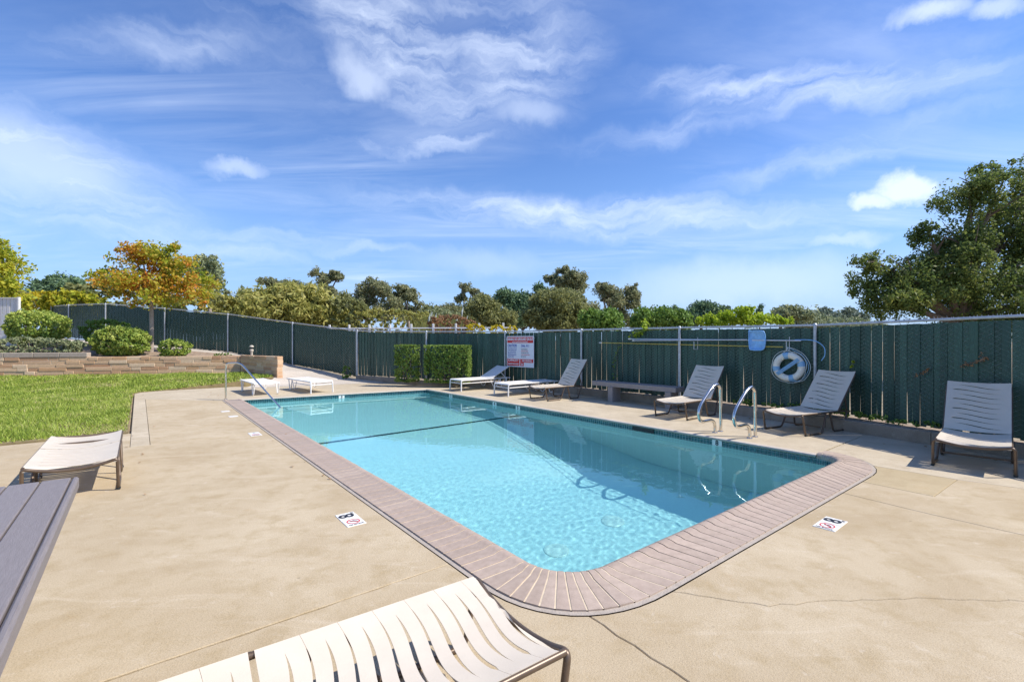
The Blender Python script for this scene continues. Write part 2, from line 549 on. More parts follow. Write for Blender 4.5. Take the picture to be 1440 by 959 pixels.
# ------------------------------------------------------------------ ground and pool shell
S0, T0, T1, WZ = 2.0, 1.98, 6.8, -0.12
FAR_L, FAR_R = (13.32, 1.98), (12.72, 6.8)


def arc(cs, ct, rs, rt, a0, a1, n):
    return [(cs + rs * math.cos(R(a0 + (a1 - a0) * k / n)), ct + rt * math.sin(R(a0 + (a1 - a0) * k / n))) for k in range(n + 1)]


# inner edge of the pool, from far left round the near end to far right
NL_IN = arc(2.34, 2.32, .34, .34, 270, 180, 12)
NR_IN = arc(2.30, 6.50, .30, .30, 180, 90, 8)
EDGE = [FAR_L] + NL_IN + NR_IN + [FAR_R]
def super_arc(cs, ct, rs, rt, a0, a1, n, e):
    out = []
    for k in range(n + 1):
        a = R(a0 + (a1 - a0) * k / n)
        c, d = math.cos(a), math.sin(a)
        out.append((cs + rs * math.copysign(abs(c) ** (2 / e), c) if abs(c) > 1e-9 else cs, ct + rt * math.copysign(abs(d) ** (2 / e), d) if abs(d) > 1e-9 else ct))
    return out


NL_OUT = super_arc(2.34, 2.42, .74, .80, 270, 180, 12, 2.5)
NR_OUT = arc(2.30, 6.20, .70, .87, 180, 90, 8)


def strip(name, pts, z_or_pts, mat, parent=None, kind='structure'):
    """ruled sheet between two matching lists of points"""
    mb = MB()
    n = len(pts)
    mb.add(list(pts) + list(z_or_pts), [(i, i + 1, n + i + 1, n + i) for i in range(n - 1)])
    o = mb.build(name, mat, parent)
    if not parent: tag(o, kind=kind)
    return o


# ground: one sheet to the horizon with the pool's hole in it
g = MB()
B = 6000
outer = [P(-B, -B, -.045), P(B, -B, -.045), P(B, B, -.045), P(-B, B, -.045)]
hole = [P(1.93, 1.9, -.045), P(13.35, 1.9, -.045), P(12.8, 6.88, -.045), P(1.93, 6.88, -.045)]
g.add(outer + hole, [(0, 1, 5, 4), (1, 2, 6, 5), (2, 3, 7, 6), (3, 0, 4, 7)])
tag(g.build('ground', M['ground']), 'dry brown ground spreading out under and beyond the pool deck', kind='structure')

# pool shell: floor profile along s, with near and right walls set back for the sunlight
shell = tag(empty('swimming_pool', P(7.5, 4.4, 0)), 'pale blue rectangular swimming pool with rounded near corners', kind='structure')
SH = Matrix.Translation(-P(7.5, 4.4, 0))


def sh(p): return SH @ Vector(p)


def floor_z(s):
    pts = [(1.5, -1.95), (2.5, -2.25), (3.2, -2.36), (5.2, -2.36), (8.72, -1.30), (13.5, -1.02)]
    for (a, za), (b, zb) in zip(pts, pts[1:]):
        if s <= b: return za + (zb - za) * (s - a) / (b - a)
    return -1.02


dense = []
EDGE_LOW = [FAR_L, (1.5, 1.98), (1.5, 7.1), (12.68, 7.1)]   # near and right underwater walls shaped with an unseen set-back to let sunlight through
for a, b in zip(EDGE_LOW, EDGE_LOW[1:]):
    L = math.hypot(b[0] - a[0], b[1] - a[1])
    k = max(1, int(L / .25))
    dense += [(a[0] + (b[0] - a[0]) * i / k, a[1] + (b[1] - a[1]) * i / k) for i in range(k)]
dense.append(EDGE_LOW[-1])
k = 16
dense += [(12.68 + (FAR_L[0] - 12.68) * i / k, 7.1 + (FAR_L[1] - 7.1) * i / k) for i in range(1, k)]
n = len(dense)
wb = MB()
wb.add([sh(P(s, t, -.05 if t > 6.81 or s < 2.4 else -.012)) for s, t in dense] + [sh(P(s, t, floor_z(s))) for s, t in dense],
       [(i, (i + 1) % n, n + (i + 1) % n, n + i) for i in range(n)])
wall_o = wb.build('pool_wall', M['plaster'], shell)
fb = MB()
S_ = np.linspace(1.49, 13.34, 90)
fv, ff = [], []
for s in S_:
    fv += [sh(P(s, 1.97, floor_z(s))), sh(P(s, 7.11, floor_z(s)))]
for i in range(len(S_) - 1): ff.append((2 * i, 2 * i + 2, 2 * i + 3, 2 * i + 1))
fb.add(fv, ff)
floor_o = fb.build('pool_floor', M['plaster'], shell, smooth=False)
floor_o.data.flip_normals() if floor_o.data.polygons[0].normal.z < 0 else None
# steps at the shallow end
stp = MB()


def pbox(mb, poly, z0, z1):
    vs = [P(s, t, z) for z in (z0, z1) for s, t in poly]
    vs = [sh(v) for v in vs]
    n = len(poly)
    mb.add(vs, [tuple(range(n - 1, -1, -1)), tuple(range(n, 2 * n))] + [(i, (i + 1) % n, n + (i + 1) % n, n + i) for i in range(n)])


steps = []
for k, (w, wl, z) in enumerate(((.33, 1.5, -.34), (.66, 1.75, -.58), (.99, 2.0, -.82))):
    mb = MB()
    pbox(mb, [(13.31, 1.985), (13.31 - w, 1.985), (13.31 - w - .03, 1.98 + wl - .3)] + [(13.31 - w + .26 - .26 * math.cos(R(a)) - .03, 1.98 + wl - .3 + .3 * math.sin(R(a))) for a in (30, 60, 90)] + [(13.31 - .07 * wl, 1.98 + wl)], -1.2, z - k * .001)
    steps.append(mb.build('step', M['plaster'], shell))
mb = MB()
pbox(mb, [(13.31 - .235, 3.5), (12.88, 3.5), (12.50, 6.795), (12.71, 6.795)], -1.2, -.52)
steps.append(mb.build('ledge', M['plaster'], shell))
# break line of dark tile across the floor
mb = MB()
for k in range(34):
    t = 1.99 + k * .1503
    za, zb = floor_z(8.66) + .004, floor_z(8.74) + .004
    mb.add([sh(P(8.66, t, za)), sh(P(8.76, t, zb)), sh(P(8.76, t + .145, zb)), sh(P(8.66, t + .145, za))], [(3, 2, 1, 0)])
line_o = mb.build('break_line_tiles', M['linetile'], shell)
line_o['kind'] = 'stuff'
mb = MB()
mb.add([sh(P(8.66, 6.795, -1.3)), sh(P(8.76, 6.795, -1.3)), sh(P(8.76, 6.795, -.3)), sh(P(8.66, 6.795, -.3))], [(0, 1, 2, 3)])
# waterline tiles: small squares, two rows, on the long right wall, far wall and left wall
tm = MB()


def tiles(a, b, inward, rows=((-.014, -.060), (-.064, -.110), (-.114, -.130)), size=.046, gap=.004):
    a, b = P(*a), P(*b)
    d = b - a
    L = d.length
    d.normalize()
    nrm = inward.normalized()
    k = int(L / (size + gap))
    for z1, z0 in rows:
        for i in range(k):
            p = a + d * (i * (size + gap)) + nrm * (.004 + random.uniform(0, .0015))
            q = p + d * size
            tm.add([sh((p.x, p.y, z0)), sh((q.x, q.y, z0)), sh((q.x, q.y, z1)), sh((p.x, p.y, z1)),
                    sh((p.x - nrm.x * .006, p.y - nrm.y * .006, z1)), sh((q.x - nrm.x * .006, q.y - nrm.y * .006, z1))],
                   [(0, 1, 2, 3), (3, 2, 5, 4)])


tiles((2.3, 6.8), (12.72, 6.8), -V)
tiles(FAR_R, FAR_L, -U)
tiles(FAR_L, (2.34, 1.98), V)
for a, b in list(zip(NR_IN, NR_IN[1:])):
    c = P((a[0] + b[0]) / 2, (a[1] + b[1]) / 2)
    tiles(a, b, (P(2.3, 6.5) - c), size=.0245)
tile_o = tm.build('waterline_tiles', M['tile'], shell)
tile_o['kind'] = 'stuff'
grout_o = MB()
gp = [(12.72, 6.8), (2.3, 6.8)] + NR_IN[::-1][1:]
grout_pts = [P(s, t, -.013) + (P(7, 4.4) - P(s, t)).normalized() * .002 for s, t in gp]
# main drains on the deep floor
mb = MB()
bm_pts = [(2.34, 1.978)] + [(s_, t_) for s_, t_ in NL_IN + NR_IN]
mb.add([sh(P(*p, -.02)) for p in bm_pts] + [sh(P(*p, -.132)) for p in bm_pts], [(i, i + 1, len(bm_pts) + i + 1, len(bm_pts) + i) for i in range(len(bm_pts) - 1)])
for a, b in (((2.3, 6.803), (12.72, 6.803)),):
    A_, B_ = P(*a), P(*b)
    vs = []
    for f, z in ((0, -.014), (0, -.132), (.004, -.132), (.004, -.044)):
        for p in (A_, B_):
            q = p + V * f
            vs.append(sh((q.x, q.y, z)))
    mb.add(vs, [(2 * i, 2 * i + 1, 2 * i + 3, 2 * i + 2) for i in range(3)])
beam_o = mb.build('tile_beam', M['plaster'], shell)  # thin backing sheet added behind the tiles, kept slim so it blocks little sun
drains = []
for s, t in ((4.08, 4.95), (4.09, 3.92)):
    mb = MB()
    mb.lathe([(.15, 0), (.148, .012), (.13, .02), (.05, .024)], 28)
    d = mb.build('main_drain', M['ceramic'], shell, smooth=False, loc=sh(P(s, t, floor_z(s) + .002)))
    drains.append(d)
for k, (s, t) in enumerate(((9.6, 4.1), (7.6, 5.1))):
    pass
# skimmer mouth in the right wall
mb = MB()
mb.box(-.22, .22, -.012, .004, -.105, -.085)
mb.box(-.22, .22, -.012, .004, -.012, -.002)
mb.box(-.22, -.2, -.012, .004, -.085, -.012)
mb.box(.2, .22, -.012, .004, -.085, -.012)
sk = mb.build('skimmer_frame', M['dark'], shell, loc=sh(P(4.94, 6.788, 0)), )
sk.rotation_euler = (0, 0, math.atan2(U.y, U.x) + math.pi)
mb = MB()
mb.box(-.2, .2, -.004, .002, -.085, -.012)
mb.build('skimmer_mouth', M['dark'], sk)  # flat dark panel stands for the shade inside the open mouth


# water surface with small ripples
def water():
    nx_, ny_ = 1050, 540
    s = np.linspace(0, 1, nx_ + 1)[:, None] * np.ones(ny_ + 1)[None, :]
    t = np.ones(nx_ + 1)[:, None] * np.linspace(0, 1, ny_ + 1)[None, :]
    tt = 1.975 + t * (8.5 - 1.975)       # unseen extra run under the deck, added so refracted sun reaches the floor
    s_far = FAR_L[0] + (FAR_R[0] - FAR_L[0]) * (tt - T0) / (T1 - T0)
    ss = .35 + s * (s_far - .35)
    h = np.zeros_like(ss)
    r = np.random.default_rng(3)
    for k in range(90):
        wl = math.exp(r.uniform(math.log(.055), math.log(.24)))
        a = r.normal(.9, .9)
        kx, ky = 2 * math.pi / wl * math.cos(a), 2 * math.pi / wl * math.sin(a)
        h += RIPPLE * wl ** 1.25 * np.sin(kx * ss + ky * tt + r.uniform(0, 6.28))
    # calmer far water
    h *= 0.5 + 0.9 * np.clip((8.5 - ss) / 6.5, 0, 1)
    X = U.x * ss + V.x * tt - P(7.5, 4.4).x
    Y = U.y * ss + V.y * tt - P(7.5, 4.4).y
    vs = np.stack([X, Y, WZ + h], -1).reshape(-1, 3)
    i = np.arange(nx_)[:, None] * (ny_ + 1) + np.arange(ny_)[None, :]
    f = np.stack([i, i + ny_ + 1, i + ny_ + 2, i + 1], -1).reshape(-1, 4)
    me = bpy.data.meshes.new('water')
    me.vertices.add(len(vs)); me.vertices.foreach_set('co', vs.astype(np.float32).ravel())
    me.loops.add(f.size); me.loops.foreach_set('vertex_index', f.astype(np.int32).ravel())
    me.polygons.add(len(f)); me.polygons.foreach_set('loop_start', np.arange(0, f.size, 4, dtype=np.int32))
    me.update(calc_edges=True)
    if me.polygons[0].normal.z < 0: me.flip_normals()
    me.shade_smooth()
    me.materials.append(M['water'])
    o = link('water', me, None, P(7.5, 4.4, 0))
    tag(o, 'clear turquoise pool water with fine ripples', kind='structure')
    o.cycles.is_caustics_caster = True
    return o


RIPPLE = .00013
water_o = water()
for o in [wall_o, floor_o, line_o, tile_o] + steps + drains:
    o.cycles.is_caustics_receiver = True

# ------------------------------------------------------------------ coping bricks
cope = tag(empty('pool_coping', P(1.75, 4.4, 0)), 'brown bullnose brick coping along the left and near pool edges', kind='structure')
CP = P(1.75, 4.4, 0)


def brick_mesh(i0, i1, o0, o1, gap=.011):
    """inner corners i0,i1 and outer corners o0,o1 in (s,t); bullnose lip at the inner side"""
    I0, I1, O0, O1 = P(*i0), P(*i1), P(*o0), P(*o1)
    def shrink(a, b):
        d = (b - a)
        l = d.length
        q = min(gap / 2, l * .2)
        return a + d.normalized() * q, b - d.normalized() * q
    I0, I1 = shrink(I0, I1)
    O0, O1 = shrink(O0, O1)
    prof = [(1.0, -.03), (1.0, .012), (.29, .013), (.20, .023), (.09, .027), (.0, .014), (-.05, -.012), (-.04, -.05)]
    c = (I0 + I1 + O0 + O1) / 4
    w = ((O0 + O1) / 2 - (I0 + I1) / 2).length
    vs = []
    for f, z in prof:
        if f < .3: f = f * .36 / w
        for a, b in ((I0, O0), (I1, O1)):
            p = a.lerp(b, f)
            vs.append((p.x - c.x, p.y - c.y, z))
    fs = [(2 * i, 2 * i + 1, 2 * i + 3, 2 * i + 2) for i in range(len(prof) - 1)]
    me = bpy.data.meshes.new('brick')
    me.from_pydata(vs, [], fs + [tuple(range(0, 16, 2)), tuple(range(15, 0, -2))])
    me.materials.append(M['coping'])
    me.shade_smooth()
    me.set_sharp_from_angle(angle=R(40))
    bm = bmesh.new(); bm.from_mesh(me); bmesh.ops.recalc_face_normals(bm, faces=bm.faces); bm.to_mesh(me); bm.free()
    return me, c - CP


def lay(i0, i1, o0, o1, share=None):
    me, c = brick_mesh(i0, i1, o0, o1)
    if share is not None: me = share
    c.z = random.uniform(-.0015, .0015)
    link('brick', me, cope, c, (random.uniform(-.004, .004), random.uniform(-.004, .004), random.uniform(-.006, .006)))
    return me


PITCH = .1118
L = 13.34 - 2.34
k = int(round(L / PITCH))
sh_me = None
for i in range(k):
    a, b = 13.34 - L * i / k, 13.34 - L * (i + 1) / k
    sh_me = lay((a, 1.98), (b, 1.98), (a, 1.62), (b, 1.62), sh_me)
for (a, b), (c, d) in zip(zip(NL_IN, NL_IN[1:]), zip(NL_OUT, NL_OUT[1:])): lay(a, b, c, d)
k = 38
for i in range(k):
    ia, ib = 2.32 + (6.5 - 2.32) * i / k, 2.32 + (6.5 - 2.32) * (i + 1) / k
    oa, ob = 2.42 + (6.2 - 2.42) * i / k, 2.42 + (6.2 - 2.42) * (i + 1) / k
    lay((2.0, ia), (2.0, ib), (1.6, oa), (1.6, ob))
for (a, b), (c, d) in zip(zip(NR_IN, NR_IN[1:]), zip(NR_OUT, NR_OUT[1:])): lay(a, b, c, d)
# mortar bed under the bricks and the grey strip round them
OUTL = [(13.34, 1.62)] + NL_OUT + NR_OUT
INL = [(13.34, 1.975)] + NL_IN + NR_IN


def offset(pts, d):
    out = []
    for i, p in enumerate(pts):
        a = Vector(pts[max(0, i - 1)]); b = Vector(pts[min(len(pts) - 1, i + 1)])
        t = (b - a).normalized()
        out.append((p[0] - t.y * -d * -1, p[1] + t.x * -d * -1))
    return out


OUT2 = offset(OUTL, -.034) if offset(OUTL, -.034)[0][1] < 1.62 else offset(OUTL, .034)
mb = MB()
n = len(OUTL)
prof_b = [(1.0, .0095), (.29, .0100), (.20, .0195), (.09, .0235), (.0, .0105), (-.035, -.014), (-.03, -.05)]
vs = []
for f, z in prof_b:
    for a, b in zip(INL, OUTL):
        A_, B_ = P(*a), P(*b)
        g_ = f * .36 / (B_ - A_).length if f < .3 else f
        p = A_.lerp(B_, g_)
        vs.append((p.x - CP.x, p.y - CP.y, z))
mb.add(vs, [(q * n + i, q * n + i + 1, (q + 1) * n + i + 1, (q + 1) * n + i) for q in range(len(prof_b) - 1) for i in range(n - 1)])
mb.build('mortar_bed', M['joint'], cope)
mb = MB()
jit = [random.uniform(-.006, .006) for _ in OUT2]
O3 = offset(OUTL, .034 if OUT2 == offset(OUTL, .034) else -.034)
mb.add([P(*p, .003) - CP for p in OUTL] + [P(*p, .002) - CP for p in O3], [(i, i + 1, n + i + 1, n + i) for i in range(n - 1)])
mb.build('mortar_strip', M['mortar'], cope)
OUTD = offset(OUTL, (.036 if OUT2 == offset(OUTL, .034) else -.036))

# ------------------------------------------------------------------ deck slabs
deck = tag(empty('pool_deck', P(5, 0, 0)), 'sunlit tan concrete pool deck cut by joints and cracks', kind='structure')
DO = P(5, 0, 0)


def inset(poly, d):
    n = len(poly)
    area = sum(poly[i][0] * poly[(i + 1) % n][1] - poly[(i + 1) % n][0] * poly[i][1] for i in range(n))
    sg = 1 if area > 0 else -1
    out = []
    for i in range(n):
        a, b, c = Vector(poly[i - 1]), Vector(poly[i]), Vector(poly[(i + 1) % n])
        u, v = (b - a).normalized(), (c - b).normalized()
        n1, n2 = Vector((-u.y, u.x)) * sg, Vector((-v.y, v.x)) * sg
        m = (n1 + n2)
        if m.length < .2: m = n1
        m.normalize()
        q = max(.35, m.dot(n1))
        out.append(tuple(b + m * d / q))
    return out


def slab(poly, mat='deck', gap=.0025, z=0.0, world=False):
    poly = inset(poly, gap)
    vs = []
    for x in poly:
        p = Vector((x[0], x[1], 0)) if world else P(x[0], x[1])
        vs.append(p - DO)
    n = len(vs)
    area = sum(vs[i].x * vs[(i + 1) % n].y - vs[(i + 1) % n].x * vs[i].y for i in range(n))
    if area < 0: vs.reverse()
    inn = inset([(v.x, v.y) for v in vs], .004)
    mb = MB()
    allv = [(v.x, v.y, -.04) for v in vs] + [(v.x, v.y, z - .004) for v in vs] + [(a, b, z) for a, b in inn]
    fs = [(i, (i + 1) % n, n + (i + 1) % n, n + i) for i in range(n)] + [(n + i, n + (i + 1) % n, 2 * n + (i + 1) % n, 2 * n + i) for i in range(n)]
    fs.append(tuple(range(2 * n, 3 * n)))
    mb.add(allv, fs)
    return mb.build('slab', M[mat], deck)


def wiggle(pts, amp, step=.12, seed=1):
    r = random.Random(seed)
    out = [pts[0]]
    for a, b in zip(pts, pts[1:]):
        a, b = Vector(a), Vector(b)
        k = max(1, int((b - a).length / step))
        nrm = Vector((-(b - a).y, (b - a).x)).normalized()
        for i in range(1, k + 1):
            p = a.lerp(b, i / k)
            if i < k: p = p + nrm * r.uniform(-amp, amp)
            out.append(tuple(p))
    return out


nlD = OUTD[1:14]       # near-left outer arc
nrD = OUTD[14:]        # near-right outer arc
jp = nlD[7]            # where the dark joint leaves the coping
nl_a, nl_b = nlD[:8], nlD[7:]
slab([(8.3, 1.585), (8.3, -9), (2.66, -9), (2.66, 1.585)])
slab([(9.5, 1.585), (9.5, .12), (8.3, .12), (8.3, 1.585)])
slab([(9.5, -.1), (9.5, -9), (8.3, -9), (8.3, -.1)])
slab([(13.34, 1.585), (14.85, .12), (9.5, .12), (9.5, 1.585)])
slab([(14.9, .12), (14.9, -.1), (8.3, -.1), (8.3, .12)], 'deck2')
JE = wiggle([jp, (.9, 1.82), (-7, 1.74)], .008, .09, 8)
JL = wiggle([(2.66, 1.585), (2.65, .6), (2.68, -9)], .006, .09, 9)
slab([(2.66, 1.585)] + nl_a + JE[1:] + [(-7, -9)] + JL[::-1][:-1])
crack = wiggle([nlD[-1], (1.15, 2.7), (.95, 3.05), (.62, 3.5), (.285, 3.87), (-.6, 4.7), (-1.6, 5.15)], .012, .07, 3)
slab(JE[::-1] + nl_b[1:] + crack[1:] + [(-7, 5.15)])
J3 = wiggle([(1.565, 5.27), (.9, 5.2), (-1.6, 5.15)], .004, .1, 5)
slab([nlD[-1]] + J3 + crack[::-1][1:-1])
pA, q1, q2 = (nrD[0][0], 5.85), (1.0, 5.82), (.97, 6.72)
mid_arc = [p for p in nrD if p[1] <= 6.66]
far_arc = [p for p in nrD if p[1] > 6.66]
slab(J3[:1] + [pA, q1, q2, (-7, 8.4), (-7, 5.15)] + J3[::-1][:-1])
slab([pA] + mid_arc + [far_arc[0], q2, q1], 'patch')
# right side of the pool
KF = [(-7, 9.9), (.55, 8.50), (1.52, 8.66), (2.91, 8.97), (5.8, 9.33), (8.9, 9.30), (11.7, 8.72), (12.75, 8.15), (13.9, 7.1)]


def kerb_t(s):
    for (a, ta), (b, tb) in zip(KF, KF[1:]):
        if s <= b: return ta + (tb - ta) * (s - a) / (b - a)
    return KF[-1][1]


slab(far_arc + [(2.32, kerb_t(2.32)), (1.52, 8.66), (.55, 8.5), (-7, 9.9), (-7, 8.4), q2], 'deck2')
slab([(2.32, 6.79), (3.1, 6.79), (3.1, kerb_t(3.1)), (2.91, 8.97), (2.32, kerb_t(2.32))], 'deck2')
for a, b in ((3.1, 6.2), (6.2, 9.3), (9.3, 12.72)):
    mid = [p for p in KF if a < p[0] < b]
    slab([(a, 6.79), (b, 6.79), (b, kerb_t(b))] + mid[::-1] + [(a, kerb_t(a))], 'deck2')
# far side: from the kerb round the pool's far end to the lawn
far_w = [P(12.72, 6.79), P(12.72, kerb_t(12.72)), P(12.75, 8.15), P(13.9, 7.1), Vector((-4.2, 16.5, 0)), Vector((-8.2, 14.85, 0)), Vector((-8.75, 14.95, 0)), Vector((-9.65, 14.15, 0)), P(17.02, .38), P(16.88, .02), P(16.5, -.1), P(14.9, -.1), P(14.9, .12), P(14.85, .12), P(13.34, 1.585), P(13.34, 1.98)]
slab([(p.x, p.y) for p in far_w], 'deck2', world=True)
# pale bullnose lip of the deck along the right and far pool edges
mb = MB()
for (a, b, inw) in (((2.3, 6.8), (12.72, 6.8), -V), ((12.72, 6.8), (13.33, 1.96), -U)):
    A_, B_ = P(*a), P(*b)
    sec = [(.05, .001), (-.01, .002), (-.035, -.004), (-.042, -.02), (-.03, -.03), (.0, -.03)]
    vs = []
    for f, z in sec:
        for p in (A_, B_):
            q = p - inw * f - DO
            vs.append((q.x, q.y, z + .0015))
    mb.add(vs, [(2 * i, 2 * i + 1, 2 * i + 3, 2 * i + 2) for i in range(5)])
mb.build('deck_lip', M['path'], deck, smooth=True)

# ------------------------------------------------------------------ kerb under the right fence and its soil strip
kerb = tag(empty('kerb', P(5, 9.2, 0)), 'low grey concrete kerb at the foot of the green fence', kind='structure')
KO = P(5, 9.2, 0)
KW = [P(*p) for p in KF[1:]] + [Vector((-4.6, 16.55, 0)), Vector((-5.75, 17.35, 0))]
KW = [P(-4, 8.9)] + KW
FENCE = [(7.75, 0.2), (7.45, 2.95), (6.63, 5.70), (5.56, 8.6), (3.78, 10.56), (1.93, 12.9), (-.2, 15.0), (-2.84, 15.75), (-5.75, 17.6)]


def side(pts, d):
    out = []
    for i, p in enumerate(pts):
        a = Vector(pts[max(0, i - 1)]); b = Vector(pts[min(len(pts) - 1, i + 1)])
        t = (b - a).normalized()
        out.append(Vector((p[0] + t.y * d, p[1] - t.x * d, 0)))
    return out


for a, b in zip(range(len(KW) - 1), range(1, len(KW))):
    A_, B_ = KW[a], KW[b]
    q = [(A_ + (B_ - A_).normalized() * .004), (B_ - (B_ - A_).normalized() * .004)]
    nrm = Vector(((B_ - A_).y, -(B_ - A_).x, 0)).normalized()
    w = .15
    sec = [(0, -.04), (0, .17), (.012, .182), (w - .012, .182), (w, .17), (w, -.04)]
    mb = MB()
    vs = []
    for f, z in sec:
        for p in q:
            r_ = p + nrm * f - KO
            vs.append((r_.x, r_.y, z))
    mb.add(vs, [(2 * i, 2 * i + 1, 2 * i + 3, 2 * i + 2) for i in range(5)] + [(0, 2, 4, 6, 8, 10), (11, 9, 7, 5, 3, 1)])
    mb.build('kerb_stone', M['kerb'], kerb)
sp_ = side([(p.x, p.y) for p in KW], .14)
se_ = [Vector((8.2, .8, 0)), Vector((6.8, 5.4, 0)), Vector((6.32, 7.0, 0)), Vector((5.75, 8.7, 0)), Vector((3.98, 10.7, 0)), Vector((2.13, 13.05, 0)), Vector((0, 15.1, 0)), Vector((-1.5, 15.6, 0)), Vector((-2.84, 15.9, 0)), Vector((-4.9, 17.1, 0)), Vector((-5.7, 17.75, 0))]
mb = MB()
mb.add([(p.x, p.y, .15) for p in sp_] + [(p.x, p.y, .15) for p in se_], [(i, i + 1, len(sp_) + i + 1, len(sp_) + i) for i in range(len(sp_) - 1)])
o = mb.build('planting_strip', M['soil'])
tag(o, 'strip of bare soil between the kerb and the fence', kind='structure')

# ------------------------------------------------------------------ fences
SLAT_P = .0838


def slat_shape(w, h, foot):
    mb = MB()
    t = .004
    wf = w * foot
    hm = h * .55
    vs = []
    for z, ww in ((0, wf), (hm, w), (h, w)):
        vs += [(-ww / 2, t, z), (-ww / 2, -t, z), (0, -t * 1.8, z), (ww / 2, -t, z), (ww / 2, t, z), (0, t * .3, z)]
    fs = []
    for i in range(2):
        for k in range(6):
            q = (k + 1) % 6
            fs.append((i * 6 + k, i * 6 + q, i * 6 + 6 + q, i * 6 + 6 + k))
    fs += [(5, 4, 3, 2, 1, 0), (12, 13, 14, 15, 16, 17)]
    mb.add(vs, fs)
    return mb


def fence(name, pts, zb, zt, label, individual):
    """pts: post positions; zb, zt: foot and top height at each post"""
    base = Vector((*pts[len(pts) // 2], 0))
    root = tag(empty(name, base), label, 'fence')
    h = zt[0] - zb[0]
    metas = [slat_shape(.0905, 1, 1.0).mesh('slat', M['slat']), slat_shape(.0900, 1, .84).mesh('slat', M['slat']), slat_shape(.0885, 1, .66).mesh('slat', M['slat'])]
    stuffv = MB()
    wires = MB()
    for i in range(len(pts) - 1):
        a, b = Vector((*pts[i], 0)), Vector((*pts[i + 1], 0))
        d = b - a
        L = d.length
        d.normalize()
        ang = math.atan2(d.y, d.x)
        nrm = Vector((d.y, -d.x, 0))
        if nrm.dot(-a) < 0: nrm = -nrm       # towards the pool
        k = int(L / SLAT_P)
        for j in range(k):
            f = (j + .5) / k
            p = a + d * (f * L)
            z0 = zb[i] + (zb[i + 1] - zb[i]) * f + random.uniform(.0, .03)
            z1 = zt[i] + (zt[i + 1] - zt[i]) * f - .045 + random.uniform(-.008, .004)
            r = random.random()
            ms = 2 if r < .13 else (1 if r < .34 else 0)
            off = (.008 if j % 2 else -.004)
            if individual:
                o = link('slat', metas[ms], root, p + nrm * off - base + Vector((0, 0, z0)), (random.uniform(-.004, .004), random.uniform(-.004, .004) * 1.2, ang + random.uniform(-.05, .05)))
                o.scale = (1, 1, z1 - z0)
            else:
                src = slat_shape(.088, z1 - z0, (1, .95, .85)[ms])
                mt = Matrix.Translation(p + nrm * off - base + Vector((0, 0, z0))) @ Matrix.Rotation(ang, 4, 'Z')
                stuffv.add([mt @ Vector(v) for v in src.v], src.f)
        # diagonal wires in front of the slats
        zb0, zb1, zt0, zt1 = zb[i], zb[i + 1], zt[i] - .03, zt[i + 1] - .03
        slope, step = .62, (.105 if individual else .16)
        hh = zt0 - zb0
        run = hh / slope
        for sg in (1, -1):
            x = -run
            while x < L:
                # line from (x, foot) to (x + run, top), clipped to the bay
                x0, x1 = max(0, x), min(L, x + run)
                if x1 - x0 > .05:
                    def zz(q):
                        f = (q - x) / run
                        lo = zb0 + (zb1 - zb0) * q / L
                        hi = zt0 + (zt1 - zt0) * q / L
                        return lo + (hi - lo) * f
                    q0, q1_ = zz(x0), zz(x1)
                    if sg < 0: x0m, x1m = L - x0, L - x1
                    else: x0m, x1m = x0, x1
                    if sg < 0 and zb0 != zb1:
                        q0, q1_ = q0 + (zb1 - zb0) * (x0m - x0) / L, q1_ + (zb1 - zb0) * (x1m - x1) / L
                    A_ = a + d * x0m + nrm * (.011 + .0025 * sg) - base
                    B_ = a + d * x1m + nrm * (.011 + .0025 * sg) - base
                    A_.z, B_.z = q0, q1_
                    wires.tube([A_, B_], ((.0014 if sg < 0 else .0005)) if individual else .002, 3, caps=False)
                x += step
    if stuffv.v: stuffv.build('privacy_slats', M['slat'], root)['kind'] = 'stuff'
    wires.build('wire_mesh', M['wire'], root)['kind'] = 'stuff'
    for i, (p, z0, z1) in enumerate(zip(pts, zb, zt)):
        a = Vector((*pts[max(0, i - 1)], 0)); b = Vector((*pts[min(len(pts) - 1, i + 1)], 0))
        d = (b - a).normalized()
        nrm = Vector((d.y, -d.x, 0))
        if nrm.dot(-Vector((*p, 0))) < 0: nrm = -nrm
        q = Vector((*p, 0)) + nrm * .045 - base
        mb = MB().tube([(q.x, q.y, z0 - .05), (q.x, q.y, z1 - .01)], .029, 12)
        po = mb.build('post', M['galv'], root, smooth=True)
        MB().lathe([(.034, z1 - .012), (.034, z1 + .012), (.02, z1 + .035), (.004, z1 + .04)], 12, (q.x, q.y, 0)).build('post_cap', M['galv'], po, smooth=True)
        for zz in (.25, .55, .85):
            zc = z0 + (z1 - z0) * zz
            MB().lathe([(.031, zc - .01), (.034, zc), (.031, zc + .01)], 12, (q.x, q.y, 0)).build('tie_band', M['galv'], po, smooth=True)
    rail = [Vector((*p, z)) - base for p, z in zip(pts, zt)]
    MB().tube(rail, .021, 10).build('top_rail', M['galv'], root, smooth=False)
    # twisted wire ends standing up over the rail
    tw = MB()
    for i in range(len(pts) - 1):
        a, b = Vector((*pts[i], zt[i])), Vector((*pts[i + 1], zt[i + 1]))
        k = int((b - a).length / .05)
        for j in range(k):
            p = a.lerp(b, (j + random.random()) / k) - base
            q = p + Vector((random.uniform(-.012, .012), random.uniform(-.012, .012), random.uniform(.03, .05)))
            tw.tube([p, q], .0022, 3, caps=False)
    tw.build('wire_ends', M['galv'], root)['kind'] = 'stuff'
    return root


